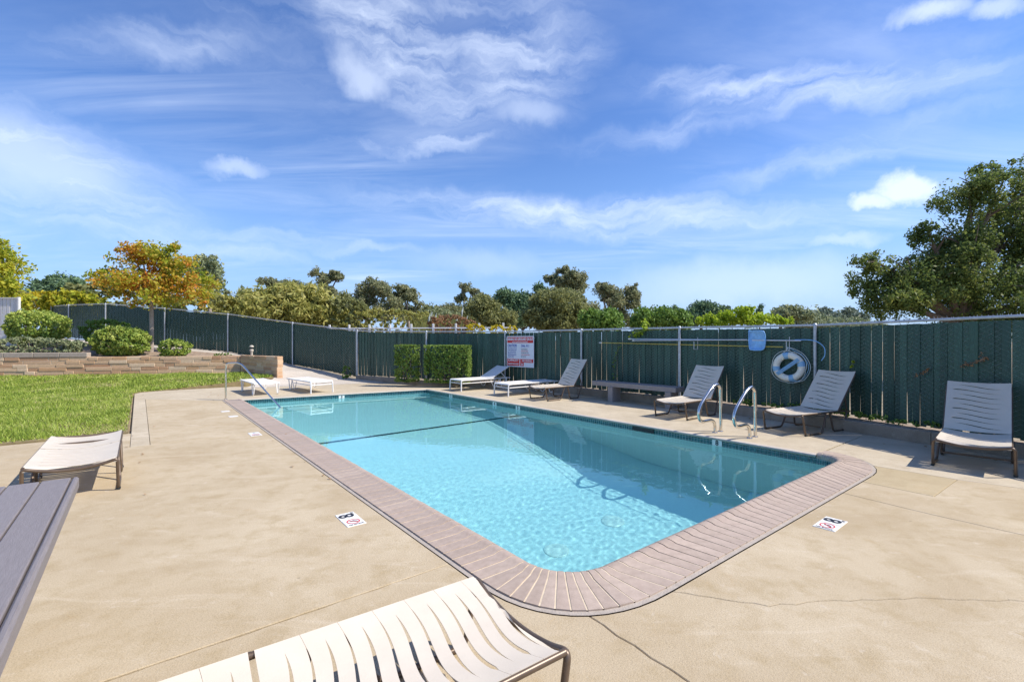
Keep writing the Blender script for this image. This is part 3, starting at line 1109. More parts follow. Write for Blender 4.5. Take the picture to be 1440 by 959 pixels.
FP = FENCE
fence('chain_link_fence', FP, [.17] * len(FP), [1.78, 1.78, 1.775, 1.735, 1.745, 1.752, 1.745, 1.76, 1.83],
      'green slatted chain link fence on a low kerb behind the pool loungers', True)
FL = [(-5.78, 17.62), (-9.1, 19.6), (-12.4, 20.6), (-15.6, 21.2), (-18.6, 21.6), (-21.6, 23.0), (-24.6, 25.2)]
fence('chain_link_fence', FL, [.10, .46, .97, 1.2, 1.42, 1.6, 1.7], [1.83, 2.2, 2.62, 2.91, 3.15, 3.2, 3.3],
      'green slatted chain link fence climbing beside the ramp at left', False)

# ------------------------------------------------------------------ lawn, ramp, planter
def lawn_z(y): 
    f = min(1, max(0, (y - 13.4) / 2.8))
    return .01 + .24 * f * f * (3 - 2 * f)


LAWN = [P(9.62, -9), P(9.62, -.14), P(16.5, -.14), P(16.92, -.02), P(17.06, .36), Vector((-9.7, 14.2, 0)), Vector((-8.75, 15.0, 0)), Vector((-8.05, 15.9, 0)), Vector((-10.05, 17.5, 0)), Vector((-17.1, 15.75, 0)), Vector((-24, 14.2, 0))]
bm = bmesh.new()
f = bm.faces.new([bm.verts.new((p.x, p.y, 0)) for p in LAWN])
for k in range(60):
    y = 5 + k * .25
    bmesh.ops.bisect_plane(bm, geom=bm.verts[:] + bm.edges[:] + bm.faces[:], plane_co=(0, y, 0), plane_no=(0, 1, 0))
for v in bm.verts: v.co.z = lawn_z(v.co.y)
be = [e for e in bm.edges if len(e.link_faces) == 1]
ex = bmesh.ops.extrude_edge_only(bm, edges=be)
for g_ in ex['geom']:
    if isinstance(g_, bmesh.types.BMVert): g_.co.z = -.06
if f.is_valid and f.normal.z < 0: bmesh.ops.reverse_faces(bm, faces=bm.faces[:])
me = bpy.data.meshes.new('lawn')
bm.to_mesh(me); bm.free()
me.materials.append(M['turf'])
tag(link('lawn', me), 'ground under the grass between the deck and the brick wall', kind='structure')


def inside(poly, x, y):
    r = np.zeros(x.shape, bool)
    n = len(poly)
    for i in range(n):
        a, b = poly[i], poly[(i + 1) % n]
        c = ((a.y > y) != (b.y > y)) & (x < (b.x - a.x) * (y - a.y) / (b.y - a.y + 1e-12) + a.x)
        r ^= c
    return r


def grass():
    N = 420000
    x = rng.uniform(-19.5, -4.5, N); y = rng.uniform(4.5, 17.6, N)
    keep = inside(LAWN, x, y) & (x / y > -1.25)
    dens = np.clip(9.5 / y, .35, 1)
    pn = np.array([noise.noise((a * .9, b * .9, 1.0)) for a, b in zip(x[::1], y[::1])]) if False else 0
    keep &= rng.random(N) < dens
    x, y = x[keep], y[keep]
    # ragged edge where the soil shows
    tt = x * V.x + y * V.y; ss = x * U.x + y * U.y
    edge = np.minimum(np.where(ss < 16.6, -.14 - tt, 9), ss - 9.62)
    ke = edge > rng.random(len(x)) ** 1.5 * (.16 + .10 * np.sin(ss * 3.1) * np.sin(ss * 1.3 + tt * 2))
    x, y = x[ke], y[ke]
    # thin brown patches
    pch = np.sin(x * 1.3 + 2 * np.sin(y * .7)) * np.sin(y * 1.9 + np.sin(x * 1.1))
    k2 = rng.random(len(x)) < np.clip(1.1 - .75 * np.clip(pch, 0, 1), 0, 1)
    x, y = x[k2], y[k2]
    n = len(x)
    fz = np.clip((y - 13.4) / 2.8, 0, 1)
    z = .01 + .24 * fz * fz * (3 - 2 * fz)
    h = rng.uniform(.02, .09, n) * (1 + .45 * np.sin(x * 3.1) * np.sin(y * 2.7))
    w = rng.uniform(.006, .011, n) * np.clip(y / 8, 1, 2)
    a = rng.uniform(0, 2 * math.pi, n)
    lx, ly = rng.normal(0, .035, n), rng.normal(0, .035, n)
    base = np.stack([x, y, z], -1)
    d = np.stack([np.cos(a) * w, np.sin(a) * w, 0 * w], -1)
    tip = base + np.stack([lx, ly, h], -1)
    vs = np.stack([base - d, base + d, tip], 1).reshape(-1, 3)
    me = fast_mesh('grass', vs, 3, M['grass'])
    o = link('grass', me)
    tag(o, 'bright green mown grass blades between deck and brick wall', 'grass', kind='stuff')


M['grass'] = leafy('grass blades', [(.13, .20, .03), (.28, .38, .05), (.40, .48, .08), (.58, .53, .24)], .3, zone=1.0, zw=1.3, rw=.7)
grass()

RL = [(-8.25, 14.55, .003), (-7.98, 15.7, .18), (-8.3, 16.8, .34), (-9.35, 17.75, .55), (-12.2, 19.0, .93), (-15.5, 19.6, 1.18), (-18.5, 20.0, 1.4), (-22, 21.2, 1.6)]
RR = [(-4.25, 16.5, .003), (-5.95, 17.55, .06), (-7.4, 18.5, .27), (-9.1, 19.5, .46), (-12.4, 20.5, .97), (-15.6, 21.1, 1.2), (-18.6, 21.5, 1.42), (-21.8, 22.9, 1.6)]
mb = MB()
n = len(RL)
mb.add(RL + RR + [(a, b, c - .5) for a, b, c in RL] + [(a, b, c - .5) for a, b, c in RR],
       [(i, n + i, n + i + 1, i + 1) for i in range(n - 1)] + [(i, i + 1, 2 * n + i + 1, 2 * n + i) for i in range(n - 1)] + [(n + i + 1, n + i, 3 * n + i, 3 * n + i + 1) for i in range(n - 1)])
ramp_o = mb.build('ramp_path', M['path'])
tag(ramp_o, 'pale concrete ramp rising left between brick wall and fence', kind='structure')
# planter soil behind the wall
near_ = [(-24, 14.3, .86), (-17.1, 15.9, .86), (-13.5, 16.8, .86), (-10.1, 17.6, .84), (-9.2, 17.1, .84)]
far_ = [(-22, 21.2, 1.62), (-18.5, 20.0, 1.42), (-15.5, 19.6, 1.2), (-12.2, 19.0, .97), (-9.3, 17.8, .80)]
mb = MB()
rows = 8
vs = []
for k in range(rows + 1):
    for a, b in zip(near_, far_):
        p = Vector(a).lerp(Vector(b), k / rows)
        bump = 0 if k in (0, rows) else random.uniform(-.02, .05)
        vs.append((p.x, p.y, p.z + bump))
mb.add(vs, [(k * 5 + i, k * 5 + i + 1, k * 5 + i + 6, k * 5 + i + 5) for k in range(rows) for i in range(4)])
tag(mb.build('planter_soil', M['soil'], smooth=True), 'brown mulched soil of the raised bed behind the brick wall', kind='structure')

# brick walls
def brick_wall(label, a, b, z0, z1, caps_from=None, course=.125, thick=.2, back=None):
    a, b = Vector((*a, 0)), Vector((*b, 0))
    d = b - a
    L = d.length
    d.normalize()
    ang = math.atan2(d.y, d.x)
    root = tag(empty('brick_wall', (a + b) / 2 + Vector((0, 0, z0)), ang), label, 'wall')
    n = int(round((z1 - z0) / course))
    hh = (z1 - z0) / n
    MB().box(-L / 2 + .01, L / 2 - .01, .012, thick - .012, -.1, z1 - z0 - .012).build('mortar_core', M['joint'], root)
    shared = {}
    for r in range(n):
        x = -L / 2 - random.uniform(0, .3)
        while x < L / 2 - .02:
            w = random.choice((.3, .42, .55, .55, .8))
            x0, x1 = max(x, -L / 2), min(x + w, L / 2)
            if L / 2 - x1 < .09: x1 = L / 2
            if x1 - x0 > .05:
                key = round(x1 - x0, 3)
                me = shared.get(key)
                if me is None:
                    me = MB().box(-(x1 - x0) / 2 + .005, (x1 - x0) / 2 - .005, 0, thick, -hh / 2 + .006, hh / 2 - .006, .010).mesh('brick', M['brick'])
                    shared[key] = me
                link('brick', me, root, ((x0 + x1) / 2, random.uniform(-.014, .010), hh * (r + .5)))
            x = x1 if x1 == L / 2 else x + w
            if x1 == L / 2: break
    if caps_from is not None:
        x = -L / 2
        lim = caps_from
        while x < lim:
            w = random.uniform(.6, .9)
            MB().box(x + .005, min(x + w, lim) - .005, -.015, thick + .02, z1 - z0 + .003, z1 - z0 + .15, .01).build('cap_block', M['cap'], root)
            x += w
    return root


WA, WB, PR = (-21.6, 14.62), (-10.05, 17.42), (-7.95, 15.95)
Lw = math.hypot(WB[0] - WA[0], WB[1] - WA[1])
brick_wall('long low brick retaining wall along the back of the lawn', WA, WB, .06, .90, caps_from=-Lw / 2 + 7.1)
brick_wall('short return wall of brick jutting out beside the ramp', WB, PR, .06, .93)

# ------------------------------------------------------------------ foliage
def leaves(clusters, per, size, aspect=1.6, droop=0.0, orient=0.5):
    """clusters: (n,4) centre and radius; returns the corners of diamond leaves"""
    c = np.repeat(clusters[:, :3], per, 0)
    r = np.repeat(clusters[:, 3], per)
    n = len(c)
    d = rng.normal(size=(n, 3))
    d /= np.linalg.norm(d, axis=1)[:, None] + 1e-9
    rad = r * rng.random(n) ** .45
    p = c + d * rad[:, None]
    u = rng.normal(size=(n, 3)); u[:, 2] -= droop
    u /= np.linalg.norm(u, axis=1)[:, None]
    nn = d * orient + rng.normal(size=(n, 3)) * .6
    v = np.cross(nn, u)
    v /= np.linalg.norm(v, axis=1)[:, None] + 1e-9
    s = size * rng.uniform(.6, 1.35, n)
    a = u * (s * aspect / 2)[:, None]
    b = v * (s / 2)[:, None]
    return np.stack([p - a, p + b * .9 - a * .1, p + a, p - b * .9 - a * .1], 1).reshape(-1, 3)


def lobe_clusters(lobes, k, cr, shell=.72, flat=1.0):
    """cluster centres over the skin of ellipsoid lobes, each lobe (x,y,z,rx,ry,rz)"""
    lob = np.array(lobes, float)
    area = (lob[:, 3] * lob[:, 5] + lob[:, 4] * lob[:, 5])
    pick = rng.choice(len(lob), k, p=area / area.sum())
    d = rng.normal(size=(k, 3))
    d /= np.linalg.norm(d, axis=1)[:, None]
    rad = shell + (1.02 - shell) * rng.random(k) ** .6
    inn = rng.random(k) < .22
    rad[inn] = rng.uniform(.25, shell, inn.sum())
    p = lob[pick, :3] + d * rad[:, None] * lob[pick, 3:6]
    # drop clusters far inside another lobe is not needed: they fill the crown
    r = cr * rng.uniform(.55, 1.3, k) * (lob[pick, 3:6].mean(1) / lob[:, 3:6].mean()) ** .5
    return np.concatenate([p, r[:, None]], 1)


def limb(mb, a, b, r0, r1, bend=.12, n=7, sides=7):
    a, b = Vector(a), Vector(b)
    L = (b - a).length
    off = Vector((random.uniform(-1, 1), random.uniform(-1, 1), random.uniform(.2, 1))) * bend * L
    pts, rs = [], []
    for i in range(n + 1):
        t = i / n
        pts.append(a * (1 - t) ** 2 + (a.lerp(b, .5) + off) * 2 * t * (1 - t) + b * t * t)
        rs.append(r0 + (r1 - r0) * t)
    mb.tube(pts, rs, sides)
    return pts


def tree(name, label, cat, base, lobes, clusters, per, size, cr, mat, trunk_r=.12, fork=.45, bark='bark', group=None, shell=.72,
         twigs=2, droop=0, multi=1, aspect=1.6):
    base = Vector(base)
    root = tag(empty(name, base), label, cat, group)
    zl = min(l[2] - l[5] for l in lobes)
    cx = sum(l[0] for l in lobes) / len(lobes); cy = sum(l[1] for l in lobes) / len(lobes)
    top = max(l[2] for l in lobes)
    fk = Vector((base.x + (cx - base.x) * .35, base.y + (cy - base.y) * .35, base.z + (max(zl, base.z + .3) - base.z) * 1.0 + (top - max(zl, base.z + .3)) * fork * .35))
    tb = MB()
    for m in range(multi):
        b0 = base + Vector((random.uniform(-.1, .1), random.uniform(-.1, .1), 0)) * (multi - 1)
        limb(tb, b0 - base, fk - base, trunk_r, trunk_r * .72, .05, 8, 9)
    tb.build('trunk', M[bark], root, smooth=True)
    lb = MB()
    for l in lobes:
        c = Vector(l[:3])
        end = c + Vector((random.uniform(-.3, .3) * l[3], random.uniform(-.3, .3) * l[4], l[5] * .35))
        pts = limb(lb, fk - base, end - base, trunk_r * .6, trunk_r * .12, .1)
        for q in range(twigs):
            d = Vector((random.gauss(0, 1), random.gauss(0, 1), random.gauss(.3, .8))).normalized()
            e = c + Vector((d.x * l[3], d.y * l[4], d.z * l[5])) * .9
            limb(lb, pts[random.randint(3, 6)], e - base, trunk_r * .2, trunk_r * .04, .1, 5, 4)
    lb.build('limbs', M[bark], root, smooth=True)
    if mat in ('l_euc', 'l_oak', 'l_maple', 'l_yellow', 'l_grey', 'l_dark'):
        sub = []
        for l in lobes:
            nq, ka, kb = {'l_oak': (11, .34, .62), 'l_euc': (7, .34, .58), 'l_dark': (8, .38, .6), 'l_maple': (9, .40, .62)}.get(mat, (6, .32, .54))
            for q in range(nq):
                d = Vector((random.gauss(0, 1), random.gauss(0, 1), random.gauss(0, 1))).normalized() * random.uniform(.3, .8)
                k_ = random.uniform(ka, kb)
                sub.append((l[0] + d.x * l[3], l[1] + d.y * l[4], l[2] + d.z * l[5], l[3] * k_, l[4] * k_, l[5] * k_ * .85))
        lobes = sub
    cl = lobe_clusters(lobes, clusters, cr, shell)
    cl[:, 0] -= base.x; cl[:, 1] -= base.y; cl[:, 2] -= base.z
    me = fast_mesh('crown', leaves(cl, per, size, aspect, droop), 4, M[mat])
    link('crown', me, root)
    return root


def shrub(name, label, c, r, n, size, mat, box=False, cat='shrub', group=None, base_z=None, stems=5, rz=0.0, per=16, holes=0.0):
    """c: centre, r: half sizes; leaves packed on the skin of a clipped or round bush"""
    c = Vector(c)
    bz = base_z if base_z is not None else c.z - r[2]
    base = Vector((c.x, c.y, bz))
    root = tag(empty(name, base, rz), label, cat, group)
    k = n // per
    d = rng.normal(size=(k, 3))
    if box:
        p = d / np.abs(d).max(1)[:, None]
        p = np.sign(p) * np.abs(p) ** 1.0
        p *= (1 + rng.normal(0, .03, k))[:, None]
        p = np.clip(p, -1.0, 1.0)
        inn = rng.random(k) < .3
        p[inn] *= rng.uniform(.5, 1, inn.sum())[:, None]
    else:
        d /= np.linalg.norm(d, axis=1)[:, None]
        p = np.sign(d) * np.abs(d) ** .82
        p /= (np.abs(p) ** 2.6).sum(1)[:, None] ** (1 / 2.6)
        lump = 1 + .10 * np.sin(d[:, 0] * 5 + c.x) * np.sin(d[:, 1] * 6 + 1) + .06 * np.sin(d[:, 2] * 9 + d[:, 0] * 7)
        p *= (lump * (.86 + .15 * rng.random(k)))[:, None]
    pts = p * np.array(r)[None, :]
    pts[:, 2] += c.z - bz
    if holes:
        keep = np.sin(pts[:, 0] * 11 + 2) * np.sin(pts[:, 2] * 9) < 1 - holes
        low = pts[:, 2] < (r[2] * .9)
        pts = pts[keep | ~low]
    cl = np.concatenate([pts, np.full((len(pts), 1), min(r) * (.10 if box else .13))], 1)
    me = fast_mesh('foliage', leaves(cl, per, size, 1.5, -.3), 4, M[mat])
    link('foliage', me, root)
    sb = MB()
    for k in range(stems):
        e = Vector((random.uniform(-.75, .75) * r[0], random.uniform(-.6, .6) * r[1], (c.z - bz) + random.uniform(.1, .7) * r[2]))
        limb(sb, (e.x * .35, e.y * .35, -.05), e, .02, .006, .08, 5, 5)
    sb.build('stems', M['bark'], root, smooth=True)['kind'] = 'stuff'
    return root


M['l_oak'] = leafy('oak leaves', [(.065, .10, .036), (.12, .18, .048), (.21, .26, .065), (.40, .40, .10)], .45)
M['l_maple'] = leafy('autumn leaves', [(.20, .28, .03), (.36, .42, .04), (.52, .46, .05), (.62, .38, .05), (.64, .25, .04), (.58, .17, .04)], .5, zone=.55, zw=2.2, rw=.45)
M['l_yellow'] = leafy('yellowing leaves', [(0.156, 0.234, 0.026), (0.364, 0.429, 0.039), (0.598, 0.546, 0.052), (0.676, 0.546, 0.065)], .45)
M['l_euc'] = leafy('eucalyptus leaves', [(0.128, 0.158, 0.083), (0.232, 0.262, 0.128), (0.360, 0.360, 0.188), (0.540, 0.480, 0.270)], .45)
M['l_dark'] = leafy('dark evergreen leaves', [(0.085, 0.137, 0.076), (0.148, 0.235, 0.119), (0.255, 0.363, 0.148)], .2)
M['l_olive'] = leafy('olive feathery leaves', [(0.196, 0.218, 0.058), (0.346, 0.358, 0.092), (0.506, 0.461, 0.138), (0.622, 0.576, 0.208)], .4)
M['l_green'] = leafy('mid green leaves', [(0.102, 0.194, 0.041), (0.183, 0.296, 0.057), (0.296, 0.432, 0.079)], .3)
M['l_lime'] = leafy('lime vine leaves', [(0.184, 0.299, 0.023), (0.345, 0.460, 0.034), (0.483, 0.552, 0.057)], .5)
M['l_box'] = leafy('clipped hedge leaves', [(0.143, 0.222, 0.047), (0.238, 0.333, 0.063), (0.365, 0.460, 0.095)], .3)
M['l_shrub'] = leafy('bed shrub leaves', [(0.108, 0.184, 0.039), (0.238, 0.346, 0.061), (0.475, 0.540, 0.108), (0.648, 0.648, 0.216)], .3)
M['l_grey'] = leafy('grey green leaves', [(0.154, 0.190, 0.108), (0.292, 0.336, 0.168), (0.460, 0.460, 0.245)], .25)
M['l_red'] = leafy('rusty shrub leaves', [(0.180, 0.150, 0.075), (0.360, 0.195, 0.090), (0.510, 0.330, 0.180)], .3)
M['l_far'] = leafy('distant leaves', [(0.146, 0.186, 0.146), (0.195, 0.244, 0.166), (0.254, 0.293, 0.195)], .2)
M['l_olivebrown'] = leafy('dull brown green leaves', [(0.174, 0.196, 0.080), (0.290, 0.304, 0.116), (0.435, 0.420, 0.160)], .45)
M['l_gold'] = leafy('yellow blossom', [(0.418, 0.363, 0.033), (0.682, 0.572, 0.044), (0.770, 0.682, 0.088)], .4)


def lob(px, py, rx, ry, Y, depth=None, dy=0):
    p = at(px, py, Y)
    k = Y / 662
    return (p.x, Y + dy, p.z, rx * k, (depth if depth else rx * k), ry * k)


# garden maple in the raised bed
tree('maple_tree', 'orange and yellow autumn maple growing in the raised brick bed', 'tree', (-13.95, 18.2, 1.02),
     [lob(170, 392, 46, 14, 18.0), lob(140, 384, 22, 8, 17.8), lob(200, 360, 34, 16, 18.3), lob(232, 372, 44, 26, 18.4), lob(215, 405, 60, 24, 18.1),
      lob(262, 395, 44, 30, 18.6), lob(284, 412, 20, 16, 18.3), lob(232, 420, 52, 9, 18.0), lob(182, 350, 16, 8, 18.0), lob(247, 352, 22, 10, 18.6), lob(175, 415, 22, 8, 18.4)],
     300, 44, .085, .24, 'l_maple', .085, .5, 'palebark', shell=.5, twigs=3, aspect=1.3)
# big oak at the right, beyond the fence
tree('oak_tree', 'large dark oak standing behind the fence at the right edge', 'tree', (13.6, 14.6, -.04),
     [lob(1245, 395, 42, 46, 14, 1.0), lob(1300, 330, 26, 20, 14.2, .6), lob(1225, 372, 26, 18, 13.8, .5), lob(1310, 395, 60, 60, 14.4, 1.4), lob(1385, 275, 50, 44, 14.6, 1.3), lob(1425, 330, 80, 70, 15, 2.0),
      lob(1345, 350, 50, 50, 14.3, 1.1), lob(1460, 270, 60, 50, 15.2, 1.6), lob(1400, 410, 110, 60, 14.8, 2.0), lob(1530, 340, 100, 110, 15.4, 2.4), lob(1265, 430, 60, 22, 14.0, 1.0), lob(1500, 430, 90, 60, 14, 1.6), lob(1390, 242, 26, 14, 14.6, .5)],
     2200, 62, .055, .24, 'l_oak', .20, .4, 'bark', shell=.45, twigs=5)
# trees beyond the fence, left to right
GR = 'trees beyond the green fence'
tree('street_tree', 'yellow green tree with bare twigs at the left edge above white fence', 'tree', (-26.2, 23.0, -.04),
     [lob(-30, 400, 50, 50, 23), lob(15, 412, 24, 34, 22.8), lob(-20, 350, 36, 20, 23.2), lob(34, 425, 12, 12, 22.6), lob(8, 372, 16, 10, 23)], 340, 34, .11, .36, 'l_yellow', .16, .4, 'bark', GR, twigs=6, shell=.5)
tree('pine_tree', 'low dark spreading evergreen between the yellow tree and the maple', 'tree', (-30.5, 31.5, -.04),
     [lob(85, 412, 36, 17, 31), lob(65, 405, 16, 10, 31), lob(112, 425, 26, 16, 31), lob(95, 398, 20, 8, 31)], 229, 54, 0.133, .5, 'l_dark', .2, .4, 'bark', GR)
shrub('bush', 'pale lime bush above the fence behind the maple trunk at left', at(105, 434, 26), (1.6, .9, 1.0), 5000, .13, 'l_yellow', group=GR, base_z=-.04)
shrub('bush', 'golden yellow low bush above the fence at far left', at(62, 425, 27), (1.0, .7, .55), 2500, .12, 'l_gold', group=GR, base_z=-.04)
shrub('bush', 'dull olive bush filling the gap under the maple crown', at(160, 430, 27), (2.6, 1.2, 1.4), 7000, .15, 'l_olivebrown', group=GR, base_z=-.04)
shrub('bush', 'olive feathery bush above the fence right of the maple', at(292, 440, 27), (2.4, 1.0, 1.1), 7000, .14, 'l_olive', group=GR, base_z=-.04)
tree('eucalyptus_tree', 'grey green tree standing close behind the maple crown', 'tree', (-21, 33, -.04),
     [lob(290, 385, 17, 30, 33), lob(278, 372, 14, 14, 33), lob(296, 415, 12, 22, 33)], 150, 30, .17, .45, 'l_grey', .16, .4, 'palebark', GR, twigs=3)
tree('eucalyptus_tree', 'thin sparse sapling with loose leaf tufts right of the maple', 'tree', (-20.6, 38, -.04),
     [lob(318, 410, 5, 4, 38), lob(342, 409, 5, 4, 38), lob(332, 420, 14, 5, 38), lob(310, 425, 14, 8, 38)], 36, 26, .18, .35, 'l_grey', .07, .4, 'bark', GR, twigs=2)
tree('acacia_tree', 'broad feathery olive acacia just beyond the climbing fence', 'tree', (-14.0, 30, -.04),
     [lob(400, 435, 62, 26, 30), lob(370, 425, 30, 18, 30), lob(430, 430, 40, 28, 30), lob(455, 445, 30, 22, 30), lob(405, 412, 26, 12, 30), lob(350, 440, 22, 14, 30)],
     520, 36, .12, .42, 'l_olive', .2, .2, 'bark', GR, twigs=8, multi=3, aspect=3.2, shell=.55)
tree('eucalyptus_tree', 'dark rounded tree top rising behind the feathery acacia', 'tree', (-26, 52, -.04),
     [lob(398, 405, 24, 12, 52), lob(380, 398, 12, 7, 52), lob(418, 402, 12, 8, 52), lob(428, 420, 14, 16, 52)], 180, 51, 0.164, 0.456, 'l_euc', .25, .4, 'palebark', GR)
tree('eucalyptus_tree', 'tall flat topped umbrella eucalyptus left of centre', 'tree', (-24, 60, -.04),
     [lob(448, 386, 12, 7, 60), lob(474, 386, 11, 6, 60), lob(461, 394, 16, 9, 60), lob(460, 410, 14, 10, 60), lob(458, 430, 22, 12, 60)], 201, 51, 0.170, 0.418, 'l_euc', .3, .3, 'bark', GR)
tree('eucalyptus_tree', 'brown green eucalyptus with open crown right of the umbrella tree', 'tree', (-17.5, 56, -.04),
     [lob(520, 402, 18, 10, 56), lob(538, 410, 18, 14, 56), lob(512, 425, 22, 18, 56), lob(540, 435, 24, 18, 56), lob(488, 440, 14, 16, 56)], 350, 51, 0.164, 0.456, 'l_euc', .28, .3, 'palebark', GR)
tree('eucalyptus_tree', 'slim airy eucalyptus whose trunk shows, left of the reddish shrubs', 'tree', (-12.6, 58, -.04),
     [lob(562, 404, 13, 8, 58), lob(575, 415, 16, 12, 58), lob(556, 420, 10, 10, 58), lob(590, 428, 10, 6, 58), lob(568, 440, 24, 14, 58)], 212, 51, 0.164, 0.418, 'l_euc', .2, .3, 'palebark', GR)
shrub('bush', 'green low bush row above the fence below the open eucalyptus', at(545, 453, 30), (3.4, 1.2, .75), 6500, .12, 'l_olive', group=GR, base_z=-.04)
shrub('bush', 'brownish bush above the fence beside the feathery acacia', at(487, 448, 30), (1.5, 1.0, 1.3), 4000, .14, 'l_olivebrown', group=GR, base_z=-.04)
tree('eucalyptus_tree', 'tall loose eucalyptus behind the reddish shrubs', 'tree', (-5.5, 58, -.04),
     [lob(652, 405, 11, 7, 58), lob(666, 408, 10, 7, 58), lob(650, 420, 10, 10, 58), lob(672, 420, 10, 8, 58), lob(640, 440, 26, 12, 58)], 158, 51, 0.157, 0.380, 'l_euc', .22, .3, 'palebark', GR)
tree('bay_tree', 'olive bushy tree between the loose eucalyptus and the sign', 'tree', (-3.4, 48, -.04),
     [lob(678, 435, 22, 18, 48), lob(692, 447, 22, 14, 48), lob(664, 447, 22, 14, 48), lob(715, 450, 16, 12, 48)], 322, 48, 0.172, .5, 'l_olivebrown', .2, .3, 'bark', GR)
tree('bay_tree', 'dark green tree left of the tallest round tree', 'tree', (0.2, 60, -.04),
     [lob(705, 415, 14, 10, 60), lob(722, 425, 24, 18, 60), lob(738, 440, 22, 20, 60), lob(756, 410, 10, 10, 60)], 379, 48, 0.203, .6, 'l_dark', .25, .3, 'bark', GR)
tree('eucalyptus_tree', 'tallest round crowned dark tree near the middle of the skyline', 'tree', (7.2, 66, -.04),
     [lob(798, 390, 24, 16, 66), lob(780, 396, 14, 12, 66), lob(815, 400, 14, 14, 66), lob(800, 410, 26, 14, 66), lob(792, 379, 13, 6, 66)], 350, 54, 0.189, 0.456, 'l_euc', .35, .3, 'palebark', GR)
tree('bay_tree', 'wide rounded brown green tree in front of the tallest tree', 'tree', (5, 50, -.04),
     [lob(785, 425, 38, 17, 50), lob(770, 445, 34, 18, 50), lob(805, 445, 24, 20, 50), lob(758, 432, 14, 16, 50), lob(788, 455, 34, 12, 50)], 552, 51, 0.172, .5, 'l_olivebrown', .3, .3, 'bark', GR)
tree('eucalyptus_tree', 'two lobed dark eucalyptus right of the tallest tree', 'tree', (11.3, 58, -.04),
     [lob(856, 412, 20, 14, 58), lob(888, 410, 14, 13, 58), lob(868, 425, 24, 14, 58), lob(892, 425, 13, 12, 58), lob(865, 442, 22, 14, 58), lob(845, 400, 8, 5, 58)], 350, 54, 0.164, 0.418, 'l_euc', .28, .3, 'palebark', GR)
for k, (px, w, y0, lbl) in enumerate(((832, 14, 450, 'small light green tree at the foot of the two lobed eucalyptus'), (855, 18, 449, 'rounded light green tree under the two lobed eucalyptus'),
                                     (905, 14, 449, 'small green tree at the right foot of the two lobed eucalyptus'), (932, 18, 448, 'green tree over the fence above the pole ends'),
                                     (956, 13, 450, 'small green tree left of the dark rounded one'))):
    tree('bay_tree', lbl, 'tree', at(px, 450, 46) * 1 - Vector((0, 0, at(px, 450, 46).z + .04)),
         [lob(px, y0, w, 12, 46), lob(px - w * .5, y0 + 6, w * .6, 9, 46), lob(px + w * .5, y0 + 5, w * .6, 10, 46), lob(px + 2, y0 - 8, w * .45, 6, 46)], 130, 26, .2, .45, 'l_green', .12, .3, 'bark', GR)
tree('bay_tree', 'dark rounded tree behind the lime vine', 'tree', (19, 48, -.04),
     [lob(995, 436, 26, 12, 48), lob(978, 444, 18, 14, 48), lob(1012, 442, 18, 12, 48)], 276, 48, 0.172, .5, 'l_dark', .2, .3, 'bark', GR)
tree('cypress_tree', 'tiny dark pointed conifer behind the lime vine', 'tree', (63, 120, -.04),
     [lob(1069, 440, 4, 10, 120), lob(1069, 432, 2.4, 6, 120)], 46, 41, 0.234, .6, 'l_dark', .2, .3, 'bark', GR, twigs=1)
tree('eucalyptus_tree', 'grey far tree just right of the lime vine', 'tree', (44, 78, -.04),
     [lob(1110, 440, 18, 9, 78), lob(1130, 444, 16, 9, 78), lob(1098, 445, 10, 8, 78), lob(1112, 434, 8, 4, 78)], 160, 28, .33, .8, 'l_grey', .3, .3, 'bark', GR)
tree('cypress_tree', 'small dark far conifer above the middle of the fence', 'tree', (47, 130, -.04),
     [lob(950, 440, 4.5, 9, 130), lob(950, 434, 2.5, 5, 130)], 46, 41, 0.257, .6, 'l_dark', .2, .3, 'bark', GR, twigs=1)
# low trees that close the gaps of the skyline
for px, py, w, h_, Y, mt, lb in ((318, 440, 26, 16, 44, 'l_olive', 'low olive tree right of the maple, over the climbing fence'), (480, 432, 26, 20, 64, 'l_olivebrown', 'dull olive tree between the acacia and the open eucalyptus'),
                                 (606, 446, 32, 14, 66, 'l_olivebrown', 'low olive tree behind the pampas clump'), (626, 438, 14, 10, 70, 'l_euc', 'small rounded tree just left of the tall loose eucalyptus'),
                                 (735, 446, 34, 16, 70, 'l_euc', 'low grey olive tree in the gap right of the sign'), (830, 440, 20, 18, 70, 'l_euc', 'olive tree in the gap between the tallest and the two lobed tree'),
                                 (912, 447, 30, 12, 74, 'l_olivebrown', 'low brown green tree behind the light green row'), (940, 448, 26, 9, 90, 'l_grey', 'far low grey tree over the pole ends'),
                                 (1140, 451, 34, 8, 90, 'l_grey', 'far low grey tree between the lime vine and the houses'), (1190, 455, 40, 6, 80, 'l_grey', 'low scrubby tree under the far houses'),
                                 (400, 445, 60, 16, 40, 'l_olivebrown', 'wide low tree behind the feathery acacia')):
    c_ = at(px, py, Y)
    tree('bay_tree', lb, 'tree', (c_.x, c_.y, -.04), [lob(px, py, w * .7, h_, Y), lob(px - w * .6, py + 4, w * .5, h_ * .75, Y), lob(px + w * .6, py + 3, w * .5, h_ * .8, Y), lob(px, py + h_ * .6, w, h_ * .7, Y)],
         150 + int(w * 3), 40, Y * .0030, Y * .0095, mt, .2, .3, 'bark', GR, twigs=2)
